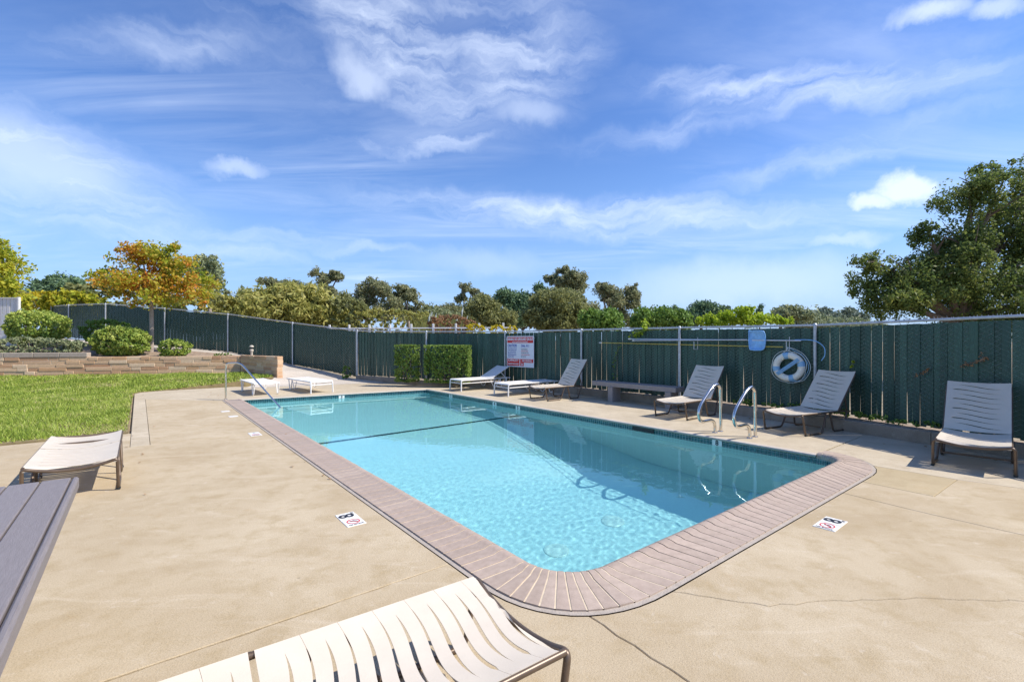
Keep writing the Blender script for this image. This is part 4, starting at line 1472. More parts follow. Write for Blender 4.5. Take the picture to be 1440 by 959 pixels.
# pampas clump and rusty shrubs
def pampas():
    base = Vector((-4.0, 27, -.04))
    root = tag(empty('pampas_clump', base), 'pale spiky pampas grass clump above the fence left of the sign', 'plant')
    mb = MB(); pl = MB()
    for k in range(420):
        a = random.uniform(0, 6.28); r = random.uniform(0, 1.3)
        p = Vector((math.cos(a) * r, math.sin(a) * r * .5, 0))
        h = random.uniform(2.1, 3.3)
        q = p + Vector((math.cos(a) * random.uniform(.2, .9), math.sin(a) * .3, h))
        m = p.lerp(q, .6) + Vector((0, 0, .3))
        w = .015
        mb.add([p + Vector((-w, 0, 0)), p + Vector((w, 0, 0)), m + Vector((w, 0, 0)), m + Vector((-w, 0, 0)), q], [(0, 1, 2, 3), (3, 2, 4)])
        if k % 60 == 0:
            MB().tube([q + Vector((0, 0, -.25)), q + Vector((.02, 0, .05)), q + Vector((.08, 0, .3))], [.01, .05, .012], 5).build('plume', M['rope'], root)
    mb.build('blades', M['l_olive'], root)
pampas()
shrub('bush', 'rusty red brown shrub above the fence left of the sign', at(634, 458, 24), (1.1, .8, .5), 4000, .075, 'l_red', group=GR, base_z=-.04)
shrub('bush', 'dull green bush behind the rusty shrub and the hedges', at(618, 452, 34), (1.6, 1.0, .85), 4000, .13, 'l_grey', group=GR, base_z=-.04)
shrub('bush', 'yellow flowering bush above the fence just left of the sign', at(668, 464, 20), (.42, .4, .24), 1800, .05, 'l_gold', group=GR, base_z=-.04)
shrub('bush', 'small yellow flowering bush above the fence at the sign', at(700, 464.5, 20), (.30, .4, .22), 1400, .05, 'l_gold', group=GR, base_z=-.04)
shrub('bush', 'smallest yellow flowering bush above the top right of the sign', at(720, 465, 20), (.22, .3, .2), 900, .05, 'l_gold', group=GR, base_z=-.04)
# lime vine on the far side of the fence
vr = tag(empty('vine', (4.6, 11.4, 0)), 'bright lime vine heaped over the top of the fence above the net', 'plant')
vc = []
for px, py, r in ((985, 452, .12), (1000, 447, .16), (1020, 443, .2), (1045, 440, .24), (1065, 446, .2), (1085, 448, .17), (1100, 451, .12), (1035, 450, .2), (1010, 453, .16), (1058, 453, .2), (1047, 436, .12)):
    for q in range(9):
        p = at(px + random.uniform(-10, 10), py + random.uniform(-2, 3), 11.0 + random.uniform(-.2, .2))
        # stay behind the fence line
        vc.append((p.x - 4.6 + .1, p.y - 11.4 + .1, p.z, r * random.uniform(.4, .9)))
link('leaf_mass', fast_mesh('leaf_mass', leaves(np.array(vc), 46, .06, 1.2), 4, M['l_lime']), vr)
sb = MB()
for k in range(7):
    p = at(990 + 18 * k, 452, 11.0)
    limb(sb, (p.x - 4.6 + .1, p.y - 11.3, -.04), (p.x - 4.6 + .1, p.y - 11.3, p.z), .02, .008, .05, 6, 5)
sb.build('stems', M['bark'], vr)
# small climbers on the fence face
def climber(label, pts, n, size, r=.05, mat='l_lime'):
    pts = [Vector(p) for p in pts]
    base = Vector((pts[0].x, pts[0].y, .15))
    root = tag(empty('climber', base), label, 'plant', 'small climbers growing through the fence')
    path = smooth_path([p - base for p in pts], 5) if len(pts) > 2 else [p - base for p in pts]
    MB().tube(path, .004, 4).build('stem', M['bark'], root)
    c = np.array([tuple(p) + (r * random.uniform(.6, 1.3),) for p in path])
    link('leaves', fast_mesh('leaves', leaves(c, max(2, n // len(c)), size, 1.2), 4, M[mat]), root)
def on_fence(seg, f, z, off=.07):
    a, b = Vector((*FENCE[seg], 0)), Vector((*FENCE[seg + 1], 0))
    d = (b - a).normalized(); nrm = Vector((d.y, -d.x, 0))
    if nrm.dot(-a) < 0: nrm = -nrm
    p = a.lerp(b, f) + nrm * off
    return Vector((p.x, p.y, z))
climber('lime sprig hanging over the fence top above the pole ends', [on_fence(4, .32, 1.9, .02), on_fence(4, .3, 1.75, .07), on_fence(4, .36, 1.62), on_fence(4, .43, 1.55)], 170, .055, .09)
climber('thin vine climbing the fence above the bench, under the yellow pole', [on_fence(4, .60, .5), on_fence(4, .62, .8), on_fence(4, .6, 1.05), on_fence(4, .56, 1.32)], 60, .045, .05, 'l_green')
climber('small green sprig on the fence right of the life ring', [on_fence(2, .78, 1.02), on_fence(2, .775, 1.1)], 26, .04, .035)
climber('dry brown vine twig stuck on the fence above the right lounger', [on_fence(2, .235, 1.27), on_fence(2, .22, 1.2), on_fence(2, .27, 1.14), on_fence(2, .30, 1.1)], 44, .035, .045, 'l_red')
climber('faint dead vine at mid height of the fence, right of the sprig', [on_fence(2, .42, 1.05), on_fence(2, .44, 1.0), on_fence(2, .47, .93)], 26, .035, .04, 'l_red')
# creeping ivy along the kerb foot
iv = []
for k in range(46):
    f = random.uniform(.35, 1.0)
    p = on_fence(2, f, .2, random.uniform(.03, .12))
    iv.append((p.x - 6, p.y - 7.5, p.z + random.uniform(-.02, .06), random.uniform(.02, .05)))
for k in range(34):
    p = on_fence(3, random.uniform(.0, .55), .2, random.uniform(.03, .14))
    iv.append((p.x - 6, p.y - 7.5, p.z + random.uniform(-.02, .07), random.uniform(.02, .06)))
io = link('ivy', fast_mesh('ivy', leaves(np.array(iv), 10, .04, 1.1), 4, M['l_green']), None, (6, 7.5, 0))
tag(io, 'low green ivy creeping along the kerb under the right fence', 'plant', kind='stuff')

# bed shrubs and hedges
shrub('shrub', 'big rounded two tiered shrub at the left of the raised bed', (-18.55, 18.4, 1.98), (.86, .8, .62), 15000, .06, 'l_shrub', base_z=1.1, group='shrubs in the raised bed')
shrub('shrub', 'low grey green clipped hedge along the left top of the brick wall', (-17.0, 16.65, 1.25), (1.75, .45, .30), 12000, .045, 'l_grey', base_z=.88, group='shrubs in the raised bed')
shrub('shrub', 'dark shrub behind the light green one, left of the maple trunk', (-16.4, 19.0, 1.85), (.72, .6, .45), 5000, .06, 'l_green', base_z=1.15, group='shrubs in the raised bed')
shrub('shrub', 'rounded light green shrub directly left of the maple trunk', (-14.4, 17.35, 1.44), (.92, .6, .5), 13000, .055, 'l_shrub', base_z=.9, group='shrubs in the raised bed')
shrub('shrub', 'small round shrub right of the maple trunk', (-12.4, 17.3, 1.18), (.46, .4, .31), 5000, .05, 'l_shrub', base_z=.88, group='shrubs in the raised bed')
shrub('shrub', 'tiny flat ground cover plant near the bollard light', (-11.0, 17.9, .93), (.3, .2, .06), 700, .035, 'l_green', base_z=.86, stems=2, group='shrubs in the raised bed')
shrub('hedge', 'narrow clipped box hedge, the left one of two by the fence', (-3.37, 15.12, .74), (.34, .24, .57), 11000, .034, 'l_box', box=True, cat='hedge', base_z=.15, rz=R(-8), per=8, holes=.6)
shrub('hedge', 'wide clipped box hedge right of the narrow one by the fence', (-2.02, 14.85, .73), (.70, .25, .57), 20000, .034, 'l_box', box=True, cat='hedge', base_z=.15, rz=R(-8), per=8, holes=.5)
shrub('shrub', 'small weed at the foot of the fence left of the hedges', (-6.1, 17.35, .3), (.14, .14, .22), 500, .05, 'l_green', base_z=.1, stems=2)

# ------------------------------------------------------------------ far things above the fence
def board_fence():
    base = Vector((-19.9, 18.0, .9))
    ang = math.atan2(3.4, -3.6)
    root = tag(empty('board_fence', (-19.6, 18.6, 1.08), R(182)), 'weathered white board fence at the far left behind the shrub', 'fence')
    me = MB().box(-.062, .062, -.012, .012, 0, 2.0, .004).mesh('board', M['whitewood'])
    for k in range(16):
        link('board', me, root, (k * .145, random.uniform(-.004, .004), .06 + random.uniform(-.01, .01)))
    MB().box(-.1, 2.3, .014, .05, .45, .54).build('rail', M['whitewood'], root)
    MB().box(-.1, 2.3, -.05, .05, 2.04, 2.08).build('cap_rail', M['whitewood'], root)
    MB().box(-.14, -.08, -.045, .045, -.2, 2.1).build('post', M['whitewood'], root)
board_fence()


def white_railing():
    a, b = at(450, 465, 24), at(725, 464, 21)
    root = tag(empty('white_railing', (a + b) / 2 - Vector((0, 0, ((a + b) / 2).z + .04))), 'thin white railing beyond the fence, left of the sign', 'railing')
    o = Vector(root.location)
    mb = MB()
    A_, B_ = a - o, b - o
    A_.z, B_.z = 2.12, 2.08
    mb.tube([A_, B_], .035, 6)
    mb.build('top_rail', M['white'], root)
    MB().tube([A_ - Vector((0, 0, .35)), B_ - Vector((0, 0, .35))], .03, 6).build('lower_rail', M['white'], root)
    k = 9
    for i in range(k):
        p = A_.lerp(B_, (i + .5) / k)
        MB().box(p.x - .045, p.x + .045, p.y - .045, p.y + .045, 0, 2.3, .01).build('post', M['white'], root)
white_railing()


def hill():
    mb = MB()
    nx_, ny_ = 60, 10
    vs = []
    for i in range(nx_ + 1):
        for j in range(ny_ + 1):
            x = -500 + 2600 * i / nx_; y = 700 + 900 * j / ny_
            e = math.sin(math.pi * min(1, j / 5)) if j < 5 else 1
            h = (18 + 16 * math.sin(i * .23 + .8) + 5 * math.sin(i * .9) + 3 * noise.noise((i * .7, j * .5, 0))) * min(1, j / 3.5)
            vs.append((x, y, -1 + max(0, h) * (1.05 if x > 200 else .55)))
    mb.add(vs, [(i * 11 + j, (i + 1) * 11 + j, (i + 1) * 11 + j + 1, i * 11 + j + 1) for i in range(nx_) for j in range(ny_)])
    tag(mb.build('hills', M['hill'], smooth=True), 'low far hills on the horizon at the right', kind='structure')
hill()


def house(px, Y, w, h, d, rz, label, base_z):
    p = at(px, 450, Y)
    root = tag(empty('house', (p.x, p.y, base_z), rz), label, 'house', 'far houses on the hillside')
    MB().box(-w / 2, w / 2, -d / 2, d / 2, 0, h).build('wall', M['house'], root)
    mb = MB()
    mb.add([(-w / 2 - .5, -d / 2 - .5, h), (w / 2 + .5, -d / 2 - .5, h), (w / 2 + .5, d / 2 + .5, h), (-w / 2 - .5, d / 2 + .5, h), (-w / 2 - .5, 0, h + d * .28), (w / 2 + .5, 0, h + d * .28)],
           [(0, 1, 5, 4), (2, 3, 4, 5), (0, 4, 3), (1, 2, 5), (3, 2, 1, 0)])
    mb.build('roof', M['roof'], root)
    k = max(2, int(w / 3.2))
    for i in range(k):
        x = -w / 2 + (i + .5) * w / k
        MB().box(x - .6, x + .6, -d / 2 - .05, -d / 2 + .02, h - 2.2, h - .9).build('window', M['glass'], root)
house(1184, 260, 11, 6, 8, .2, 'white far house on the hillside right of the lime vine', 8.2)
house(1165, 300, 9, 5, 7, -.3, 'smaller pale far house left of the white one', 9.8)
house(1205, 280, 7, 4.5, 6, .5, 'far house partly hidden beside the oak crown', 9.4)
for k, (px, py, w, Y, lbl) in enumerate(((1150, 447, 10, 150, 'dark far tree left of the far houses'), (1176, 449, 8, 170, 'low far tree in front of the far houses'),
                                        (1193, 441, 7, 200, 'far tree standing over the white far house'), (1160, 440, 7, 210, 'small far tree over the pale house'), (1206, 448, 9, 150, 'far tree beside the oak crown'))):
    p = at(px, py, Y)
    tree('bay_tree', lbl, 'tree', (p.x, p.y, -.04), [lob(px, py, w, 5, Y), lob(px + w * .5, py + 3, w * .7, 4, Y), lob(px - w * .6, py + 3, w * .6, 4, Y)], 60, 24, Y * .0042, Y * .011, 'l_far', .3, .3, 'bark', 'far trees on the hillside', twigs=1)
tree('bay_tree', 'pale grey roofside tree over the climbing fence at left', 'tree', (-27, 48, -.04), [lob(335, 432, 14, 8, 48), lob(350, 436, 10, 8, 48)], 70, 26, .2, .45, 'l_grey', .15, .3, 'bark', GR)

# ------------------------------------------------------------------ loungers
def sling_point(x, l, path, sag):
    """x across, l along the profile path (list of (y,z)); sag pulls the middle down"""
    acc = 0
    for (ya, za), (yb, zb) in zip(path, path[1:]):
        d = math.hypot(yb - ya, zb - za)
        if l <= acc + d or (ya, za) == path[-2]:
            f = (l - acc) / d
            ny, nz = -(zb - za) / d, (yb - ya) / d
            y, z = ya + (yb - ya) * f, za + (zb - za) * f
            break
        acc += d
    q = sag * (1 - (2 * x / W_CH) ** 2)
    return Vector((x, y - ny * q, z - nz * q))


W_CH = .64


def straps(root, path, length, sag, pitch=.15, mat='strap'):
    hw = W_CH / 2
    """each strap is a panel across the frame; wavy slots lie between and within the straps"""
    n = int(round(length / pitch))
    pitch = length / n
    N = 22
    th = .003
    hw = W_CH / 2
    def centre(a): return .028 * math.sin(2 * math.pi * (a * .85 + .06)) * (1 - .1 * a)
    def w_seam(a): return 0 if (a < .13 or a > .9) else .0085 * (1 - (a - .13) / .77) ** .8 + .0006
    def w_mid(a): return 0 if (a < .13 or a > .9) else .0078 * math.sin(math.pi * (a - .13) / .77) ** .8
    for k in range(n):
        mb = MB()
        lo0, mid0, hi0 = k * pitch, (k + .5) * pitch, (k + 1) * pitch
        for (c0, f0, c1, f1) in ((lo0, w_seam, mid0, w_mid), (mid0, w_mid, hi0, w_seam)):
            vs = []
            for i in range(N + 1):
                a = i / N
                x = -hw + a * W_CH
                e0 = c0 + (centre(a) if 0 < c0 < length - 1e-6 else 0) + (f0(a) if 0 < c0 < length - 1e-6 else 0)
                e1 = c1 + (centre(a) if c1 < length - 1e-6 else 0) - (f1(a) if c1 < length - 1e-6 else 0)
                if c0 in (lo0,) and c0 > 0: e0 += .0006
                if c1 == hi0: e1 -= .0006
                p0, p1 = sling_point(x, max(0, e0), path, sag), sling_point(x, min(length, e1), path, sag)
                vs += [p0, p1, p0 - Vector((0, 0, th)), p1 - Vector((0, 0, th))]
            fs = []
            for i in range(N):
                b = 4 * i
                fs += [(b, b + 4, b + 5, b + 1), (b + 2, b + 3, b + 7, b + 6), (b, b + 2, b + 6, b + 4), (b + 1, b + 5, b + 7, b + 3)]
            fs += [(0, 1, 3, 2), (4 * N, 4 * N + 2, 4 * N + 3, 4 * N + 1)]
            mb.add(vs, fs)
        mb.build('strap', M[mat], root)


def lounger(back_deg, sag=.03, seat=.95, back=.80):
    """origin: middle between the front feet; +y runs to the head end"""
    root = empty('sun_lounger', (0, 0, 0))
    hw = W_CH / 2
    H, r = .33, .0145
    th = R(back_deg)
    piv = seat - .06
    mt = M['bronze']
    for sx in (-1, 1):
        x = sx * hw
        MB().tube(bent([(x, -.045, H - .012), (x, piv + (.0 if back_deg > 5 else .0), H - .012), (x, 1.22, H - .03)], .05), r * .95, 10).build('side_rail', mt, root, smooth=True)
        rl = MB().tube(bent([(x, .68, H - .03), (x + sx * .012, .75, r), (x + sx * .012, 1.02, r), (x, 1.14, H - .04)], .055), r, 10).build('rear_leg', mt, root, smooth=True)
        MB().tube([(x + sx * .012, .99, r + .002), (x + sx * .012, 1.02, r + .002)], r * 1.35, 8).build('foot_cap', M['dark'], rl)
    def bow(y, z, s, n=10, dy=0, dz=-1): return [(-hw + W_CH * i / n, y + dy * s * (1 - (2 * i / n - 1) ** 2), z + dz * s * (1 - (2 * i / n - 1) ** 2)) for i in range(n + 1)]
    fx = .33
    bw = bow(-.055, H - .015, sag + .012)
    ff = [(-fx + .02, .56, H - .03), (-fx, .42, r), (-fx, -.0, r), (-fx + .004, -.052, H - .035)] + bw[1:-1] + [(fx - .004, -.052, H - .035), (fx, -.0, r), (fx, .42, r), (fx - .02, .56, H - .03)]
    ff[3] = (-fx + .006, -.058, H - .012); ff[-4] = (fx - .006, -.058, H - .012)
    fl = MB().tube(bent(ff, .05, 5), r, 10).build('front_leg_frame', mt, root, smooth=True)
    for sx in (-1, 1):
        MB().tube([(sx * fx, .0, r + .001), (sx * fx, .035, r + .001)], r * 1.3, 8).build('foot_cap', M['dark'], fl)
    MB().tube(bow(1.22, H - .03, .0), r * .9, 8).build('rear_bar', mt, root, smooth=True)
    MB().tube(bow(.42, .10, .0), r * .7, 8).build('cross_brace', mt, root, smooth=True) if back_deg > 5 else None
    c, s = math.cos(th), math.sin(th)
    by, bz = piv, H - .012
    def bk(l, x, n_=0): return Vector((x, by + c * l - s * n_ * -1 * -1, bz + s * l + c * n_))
    fr = [bk(0, -hw), bk(back - .03, -hw)] + [Vector((x, by + c * back + s * q, bz + s * back - c * q)) for x, q in ((-hw * .6, .012), (0, .02), (hw * .6, .012))] + [bk(back - .03, hw), bk(0, hw)]
    MB().tube(bent(fr, .04, 4), r, 10).build('back_frame', mt, root, smooth=True)
    if back_deg > 5:
        for sx in (-1, 1):
            x = sx * (hw - .02)
            MB().tube([bk(.34, x), (x, min(1.18, by + c * .34 + .16), H - .03)], r * .7, 8).build('back_prop', mt, root, smooth=True)
    else:
        MB().tube([(-hw + .03, by + .5, H - .03)] + [(-hw + .03 + (W_CH - .06) * i / 8, by + .5, H - .05 - .16 * math.sin(math.pi * i / 8)) for i in range(1, 8)] + [(hw - .03, by + .5, H - .03)], r * .7, 8).build('back_prop', mt, root, smooth=True)
        MB().tube([(-hw, 1.22, H - .03), (-hw, by + back + .01, H - .02)], r, 8).build('rail_end', mt, root, smooth=True)
        MB().tube([(hw, 1.22, H - .03), (hw, by + back + .01, H - .02)], r, 8).build('rail_end', mt, root, smooth=True)
    sp = [(-.068, H - .035), (-.062, H - .004), (-.045, H + .004), (seat - .07, H + .004)]
    Ls = sum(math.hypot(b[0] - a[0], b[1] - a[1]) for a, b in zip(sp, sp[1:]))
    straps(root, sp, Ls, sag)
    nb = .018
    bp = [(by + c * .01 - s * nb, bz + s * .01 + c * nb), (by + c * (back + .006) - s * nb, bz + s * (back + .006) + c * nb)]
    straps(root, bp, back - .004, .022 if back_deg > 5 else sag)
    return root


def place(o, s, t, deg=0.0, label=None, group=None):
    """front feet at (s, t) of the pool frame, head end pointing away from the pool, turned by deg"""
    p = P(s, t)
    o.location = p
    o.rotation_euler = (0, 0, ANG_V - math.pi / 2 + R(deg))
    tag(o, label, 'lounger', group)
    return o


GB = 'brown framed sun loungers'
W_CH = .60
up = lounger(46)
place(up, .925, 7.27, 5, 'brown lounger with raised back nearest the camera on the right, against the fence', GB)
mid_up = lounger(50)
c2 = place(mid_up, 3.16, 8.0, -12, 'brown lounger with raised back standing just right of the pool ladder rails', GB)
c3 = place(copy_tree(mid_up), 5.07, 7.82, 0, 'brown lounger with raised back between the bench and the ladder rails', GB)
c4 = place(lounger(54), 8.66, 7.70, -3, 'brown lounger with raised back left of the bench, beside a flat white lounger', GB)
W_CH = .64
flat = lounger(0, sag=.042)
flat.location = (-4.10, 4.39, 0)
tag(flat, 'flat brown framed lounger between the grey table and the lawn', 'lounger', GB)
flat.rotation_euler = (0, 0, math.atan2(U.y, U.x) - math.pi / 2)
fc = copy_tree(flat)
# front bar between (-0.19, 2.24) and (0.195, 1.70)
fc.location = (-.03, 1.95, 0)
fc.rotation_euler = (0, 0, math.atan2(-V.y, -V.x) - math.pi / 2 - R(3))
tag(fc, 'flat brown framed lounger with wavy slots in the foreground by the pool corner', 'lounger', GB)


def white_lounger(back_deg, curved=True):
    root = empty('sun_lounger', (0, 0, 0))
    hw = .30
    H, r = .33, .015
    mt = M['white']
    th = R(back_deg)
    c, s = math.cos(th), math.sin(th)
    piv, back = 1.05, .75
    for sx in (-1, 1):
        x = sx * hw
        MB().tube([(x, 0, H - .012), (x, 1.75, H - .012)], r, 8).build('side_rail', mt, root, smooth=True)
        if not curved:
            MB().tube([(x, .02, H - .10), (x, 1.2, H - .10)], r * .8, 8).build('lower_rail', mt, root, smooth=True)
            MB().tube(bent([(x, .08, H - .012), (x, -.02, H - .014), (x + sx * .01, -.03, .004)], .05), r * 1.25, 8).build('front_leg', mt, root, smooth=True)
            MB().tube([(x, 1.02, H - .05)] + [(x, 1.02 + .30 * i / 8, H - .05 - .22 * math.sin(math.pi * i / 8)) for i in range(1, 8)] + [(x, 1.32, H - .05)], r * .8, 8).build('brace', mt, root, smooth=True)
        else:
            MB().tube(bent([(x, .02, H - .02), (x, .10, .02), (x, .20, .02), (x, .30, H - .02)], .05), r, 8).build('front_leg', mt, root, smooth=True)
        MB().tube(bent([(x, 1.36, H - .02), (x, 1.44, .02), (x, 1.54, .02), (x, 1.62, H - .02)], .05), r, 8).build('rear_leg', mt, root, smooth=True)
    MB().tube([(-hw, -.0, H - .012), (hw, -.0, H - .012)], r, 8).build('front_bar', mt, root, smooth=True)
    MB().tube([(-hw, 1.75, H - .012), (hw, 1.75, H - .012)], r, 8).build('rear_bar', mt, root, smooth=True)
    if not curved:
        MB().tube([(-hw, -.01, H - .10), (hw, -.01, H - .10)], r * .8, 8).build('stretcher', mt, root, smooth=True)
    def sheet(pts, name):
        mb = MB()
        vs = []
        for (y, z) in pts:
            for i in range(9):
                x = -hw - .012 + (2 * hw + .024) * i / 8
                vs.append((x, y, z + .006 - .015 * (1 - (2 * i / 8 - 1) ** 2)))
        m = len(pts)
        top = [(j * 9 + i, j * 9 + i + 1, j * 9 + i + 10, j * 9 + i + 9) for j in range(m - 1) for i in range(8)]
        off = len(vs)
        vs += [(a, b, z - .012) for a, b, z in vs]
        bot = [tuple(off + q for q in f[::-1]) for f in top]
        ring = list(range(9)) + [j * 9 + 8 for j in range(1, m)] + [(m - 1) * 9 + i for i in range(7, -1, -1)] + [j * 9 for j in range(m - 2, 0, -1)]
        sd = [(ring[(i + 1) % len(ring)], ring[i], ring[i] + off, ring[(i + 1) % len(ring)] + off) for i in range(len(ring))]
        mb.add(vs, top + bot + sd)
        return mb.build(name, M['whitefab'], root, smooth=True)
    sheet([(-.02, H - .01), (0, H + .002), (.3, H + .002), (.7, H + .002), (piv - .01, H + .002)], 'seat_sling')
    sheet([(piv + c * l - s * .012, H + s * l + .002) for l in (0.005, .25, .5, back)], 'back_sling')
    if back_deg > 5:
        for sx in (-1, 1):
            x = sx * (hw - .012)
            MB().tube([(x, piv, H - .01), (x, piv + c * back, H - .01 + s * back)], r * .9, 8).build('back_frame', mt, root, smooth=True)
            MB().tube([(x, piv + c * .4, H - .01 + s * .4), (x, 1.6, H - .02)], r * .7, 8).build('back_prop', mt, root, smooth=True)
    return root


GW = 'white sun loungers'
w1 = white_lounger(27, False)
place(w1, 11.75, 7.24, 0, 'white lounger with tilted back standing under the pool rules sign', GW)
w2 = white_lounger(0, False)
place(w2, 9.92, 7.52, 0, 'flat white lounger right of the sign, half behind a brown lounger', GW)
w3 = white_lounger(0, True)
w3.location = (-6.53, 12.55, 0)
w3.rotation_euler = (0, 0, math.atan2(.76, -.65) - math.pi / 2)
tag(w3, 'flat white lounger with V shaped legs right behind the pool entry handrail', 'lounger', GW)
w4 = copy_tree(w2)
w4.location = (-5.31, 13.13, 0)
w4.rotation_euler = (0, 0, math.atan2(.70, -.70) - math.pi / 2)
tag(w4, 'flat white lounger with straight legs near the ramp, beside the V legged one', 'lounger', GW)

# ------------------------------------------------------------------ pool rails
def ladder_rail(s, label):
    base = P(s, 7.22)
    root = tag(empty('ladder_rail', base, ANG_V), label, 'grab rail', 'steel pool ladder rails')
    def q(t, z): return (t - 7.22, 0, z)
    path = bent([q(7.31, -.01), q(7.31, .62)], .1)[:-1]
    pts = [q(7.31, -.01), q(7.31, .3), q(7.31, .60), q(7.29, .70), q(7.22, .755), q(7.12, .745), q(7.0, .69), q(6.86, .59), q(6.73, .49), q(6.67, .41), q(6.655, .33), q(6.69, .25), q(6.77, .215), q(6.9, .215), q(7.02, .21), q(7.10, .17), q(7.13, .10), q(7.13, -.01)]
    MB().tube(smooth_path(pts, 5), .024, 14).build('rail', M['steel'], root, smooth=True)
    for t in (7.31, 7.13):
        MB().lathe([(.042, 0), (.042, .006), (.03, .014), (.023, .016)], 18, q(t, .001)).build('escutcheon', M['steel'], root, smooth=True)
    return root
ladder_rail(3.84, 'left stainless grab rail of the pool ladder, in front of a brown lounger')
ladder_rail(3.30, 'right stainless grab rail of the pool ladder, nearer the pool corner')

hr = tag(empty('handrail', (-7.08, 11.64, 0)), 'steel handrail sloping down into the shallow corner of the pool', 'handrail')
Hd = Vector((1.70, -.45, 0))
hp = [(0, 0, -.01), (0, 0, .78), (.09, -.02, .90), (.36, -.09, .92)]
end = Vector((1.78, -.55, -.30))
pts = bent([(0, 0, -.01), (0, 0, .90), (.42, -.10, .915), tuple(end)], .14, 6)
MB().tube(pts, .021, 12).build('rail', M['steel'], hr, smooth=True)
MB().lathe([(.045, 0), (.045, .006), (.03, .014), (.023, .016)], 18, (0, 0, .001)).build('escutcheon', M['steel'], hr, smooth=True)
MB().lathe([(.04, 0), (.04, .006), (.03, .014)], 14, (end.x, end.y, -.34)).build('foot_flange', M['steel'], hr, smooth=True)

# ------------------------------------------------------------------ bench
bn = tag(empty('bench', P(6.72, 9.04), math.atan2(U.y, U.x) + R(1.5)), 'long low grey wooden bench against the fence kerb', 'bench')
MB().box(-1.05, 1.25, -.21, .16, .355, .46, .008).build('seat', M['bench'], bn)
for x in (-.88, .66):
    MB().box(x - .07, x + .07, -.13, .19, 0, .353, .006).build('leg', M['bench'], bn)

# ------------------------------------------------------------------ table
tb_o = P(0, 0)
tt = tag(empty('table', (-1.95, 1.36, 0), math.atan2(U.y, U.x)), 'grey composite plank table at the left edge beside the camera', 'table')
# local x along u, y to the left of it (away from the pool)
c_, s_ = math.cos(-math.atan2(U.y, U.x)), math.sin(-math.atan2(U.y, U.x))
def tl(x, y):
    dx, dy = x + 1.95, y - 1.36
    return (dx * c_ - dy * s_, dx * s_ + dy * c_)
xe, ye = tl(-2.268, 2.467)      # far right corner of the top
y_right = ye
Lt = 2.1
ttm = {}
y = y_right + .028
MB().box(xe - Lt, xe, y_right, y_right + .026, .690, .742, .008).build('edge_board', M['plank'], tt)
for k in range(7):
    MB().box(xe - Lt, xe - .002, y + .003, y + .113, .715, .742, .004).build('plank', M['plank'], tt)
    y += .1165
MB().box(xe - Lt, xe, y + .002, y + .028, .690, .742, .008).build('edge_board', M['plank'], tt)
for x0 in (xe - Lt + .3, xe - .55):
    MB().box(x0, x0 + .09, y_right + .03, y - .003, .645, .712).build('batten', M['plank'], tt)
    for yy in (y_right + .36, y - .32):
        MB().box(x0 - .0, x0 + .09, yy, yy + .09, 0, .643, .006).build('leg', M['plank'], tt)
MB().box(xe - Lt + .35, xe - .35, (y_right + y) / 2 - .03, (y_right + y) / 2 + .03, .2, .28).build('stretcher', M['plank'], tt)

# ------------------------------------------------------------------ sign
def face_frame(a, b, z):
    """empty standing on the fence face with x along the fence, y up the face"""
    d = (b - a).normalized()
    return d


sa, sb_ = on_fence(5, .955, 1.2, .085), on_fence(5, .57, 1.2, .085)
if (sb_ - sa).x < 0: sa, sb_ = sb_, sa
pass
A_, B_ = sa, sb_
w_s = (B_ - A_).length
mid = (A_ + B_) / 2
ang_s = math.atan2((B_ - A_).y, (B_ - A_).x)
sg = tag(empty('sign', (mid.x, mid.y, 1.125), ang_s), 'red, white and blue pool rules sign fixed to the green fence', 'sign')


def sign_box(x0, x1, z0, z1, mat, d=.0, name='print'):
    return MB().box(x0, x1, -.006 - d, -.003 - d + .0, z0, z1).build(name, M[mat], sg)


hw_, hh_ = w_s / 2, .475
MB().box(-hw_, hw_, -.004, .004, -hh_, hh_).build('board', M['signwhite'], sg)
MB().box(-hw_ + .03, hw_ - .03, -.0062, -.0042, .265, hh_ - .03).build('header_band', M['red'], sg)
MB().box(-hw_ + .03, -.02, -.0062, -.0042, -hh_ + .035, -.225).build('capacity_band', M['red'], sg)
MB().box(.01, hw_ - .03, -.0062, -.0042, -.33, -.225).build('number_band', M['red'], sg)
MB().box(.01, .16, -.0062, -.0042, -hh_ + .035, -.332).build('corner_band', M['red'], sg)


def sign_text(body, size, mat, x, z, align='CENTER', bold=.0, name='lettering', sx=1.0):
    me = text_mesh(body, size, M[mat], align, bold)
    o = link(name, me, sg, (x, -.0078, z), (R(90), 0, 0))
    o.scale = (sx, 1, 1)
    return o


sign_text('WARNING: NO LIFEGUARD ON DUTY', .105, 'signwhite', 0, .375, bold=.004, sx=.66)
sign_text('ADULT SUPERVISION REQUIRED', .045, 'signwhite', 0, .295, bold=.001)
sign_text('CAUTION', .12, 'blue', -hw_ + .05, .18, 'LEFT', .003, sx=.72)
sign_text('DIAL 911', .11, 'blue', .05, .17, 'LEFT', .002, sx=.8)
for k in range(6):
    sign_text(('POOL RULES POSTED FOR', 'YOUR OWN SAFETY AND', 'ALL CHILDREN MUST BE', 'WITH AN ADULT AT ALL', 'TIMES NO RUNNING NO', 'GLASS NO DIVING')[k], .044, 'blue', -hw_ + .06, .095 - k * .052, 'LEFT', .0, sx=.72)
for k in range(5):
    sign_text(('IN AN EMERGENCY', 'RESCUE BREATHING', 'TILT HEAD LIFT CHIN', 'CHECK FOR BREATHING', 'FIRST AID CPR')[k], .04, 'red' if k % 2 else 'black', .05, .07 - k * .056, 'LEFT', sx=.8)
sign_text('CAPACITY', .10, 'signwhite', -hw_ / 2 + .005, -.275, bold=.003, sx=.95)
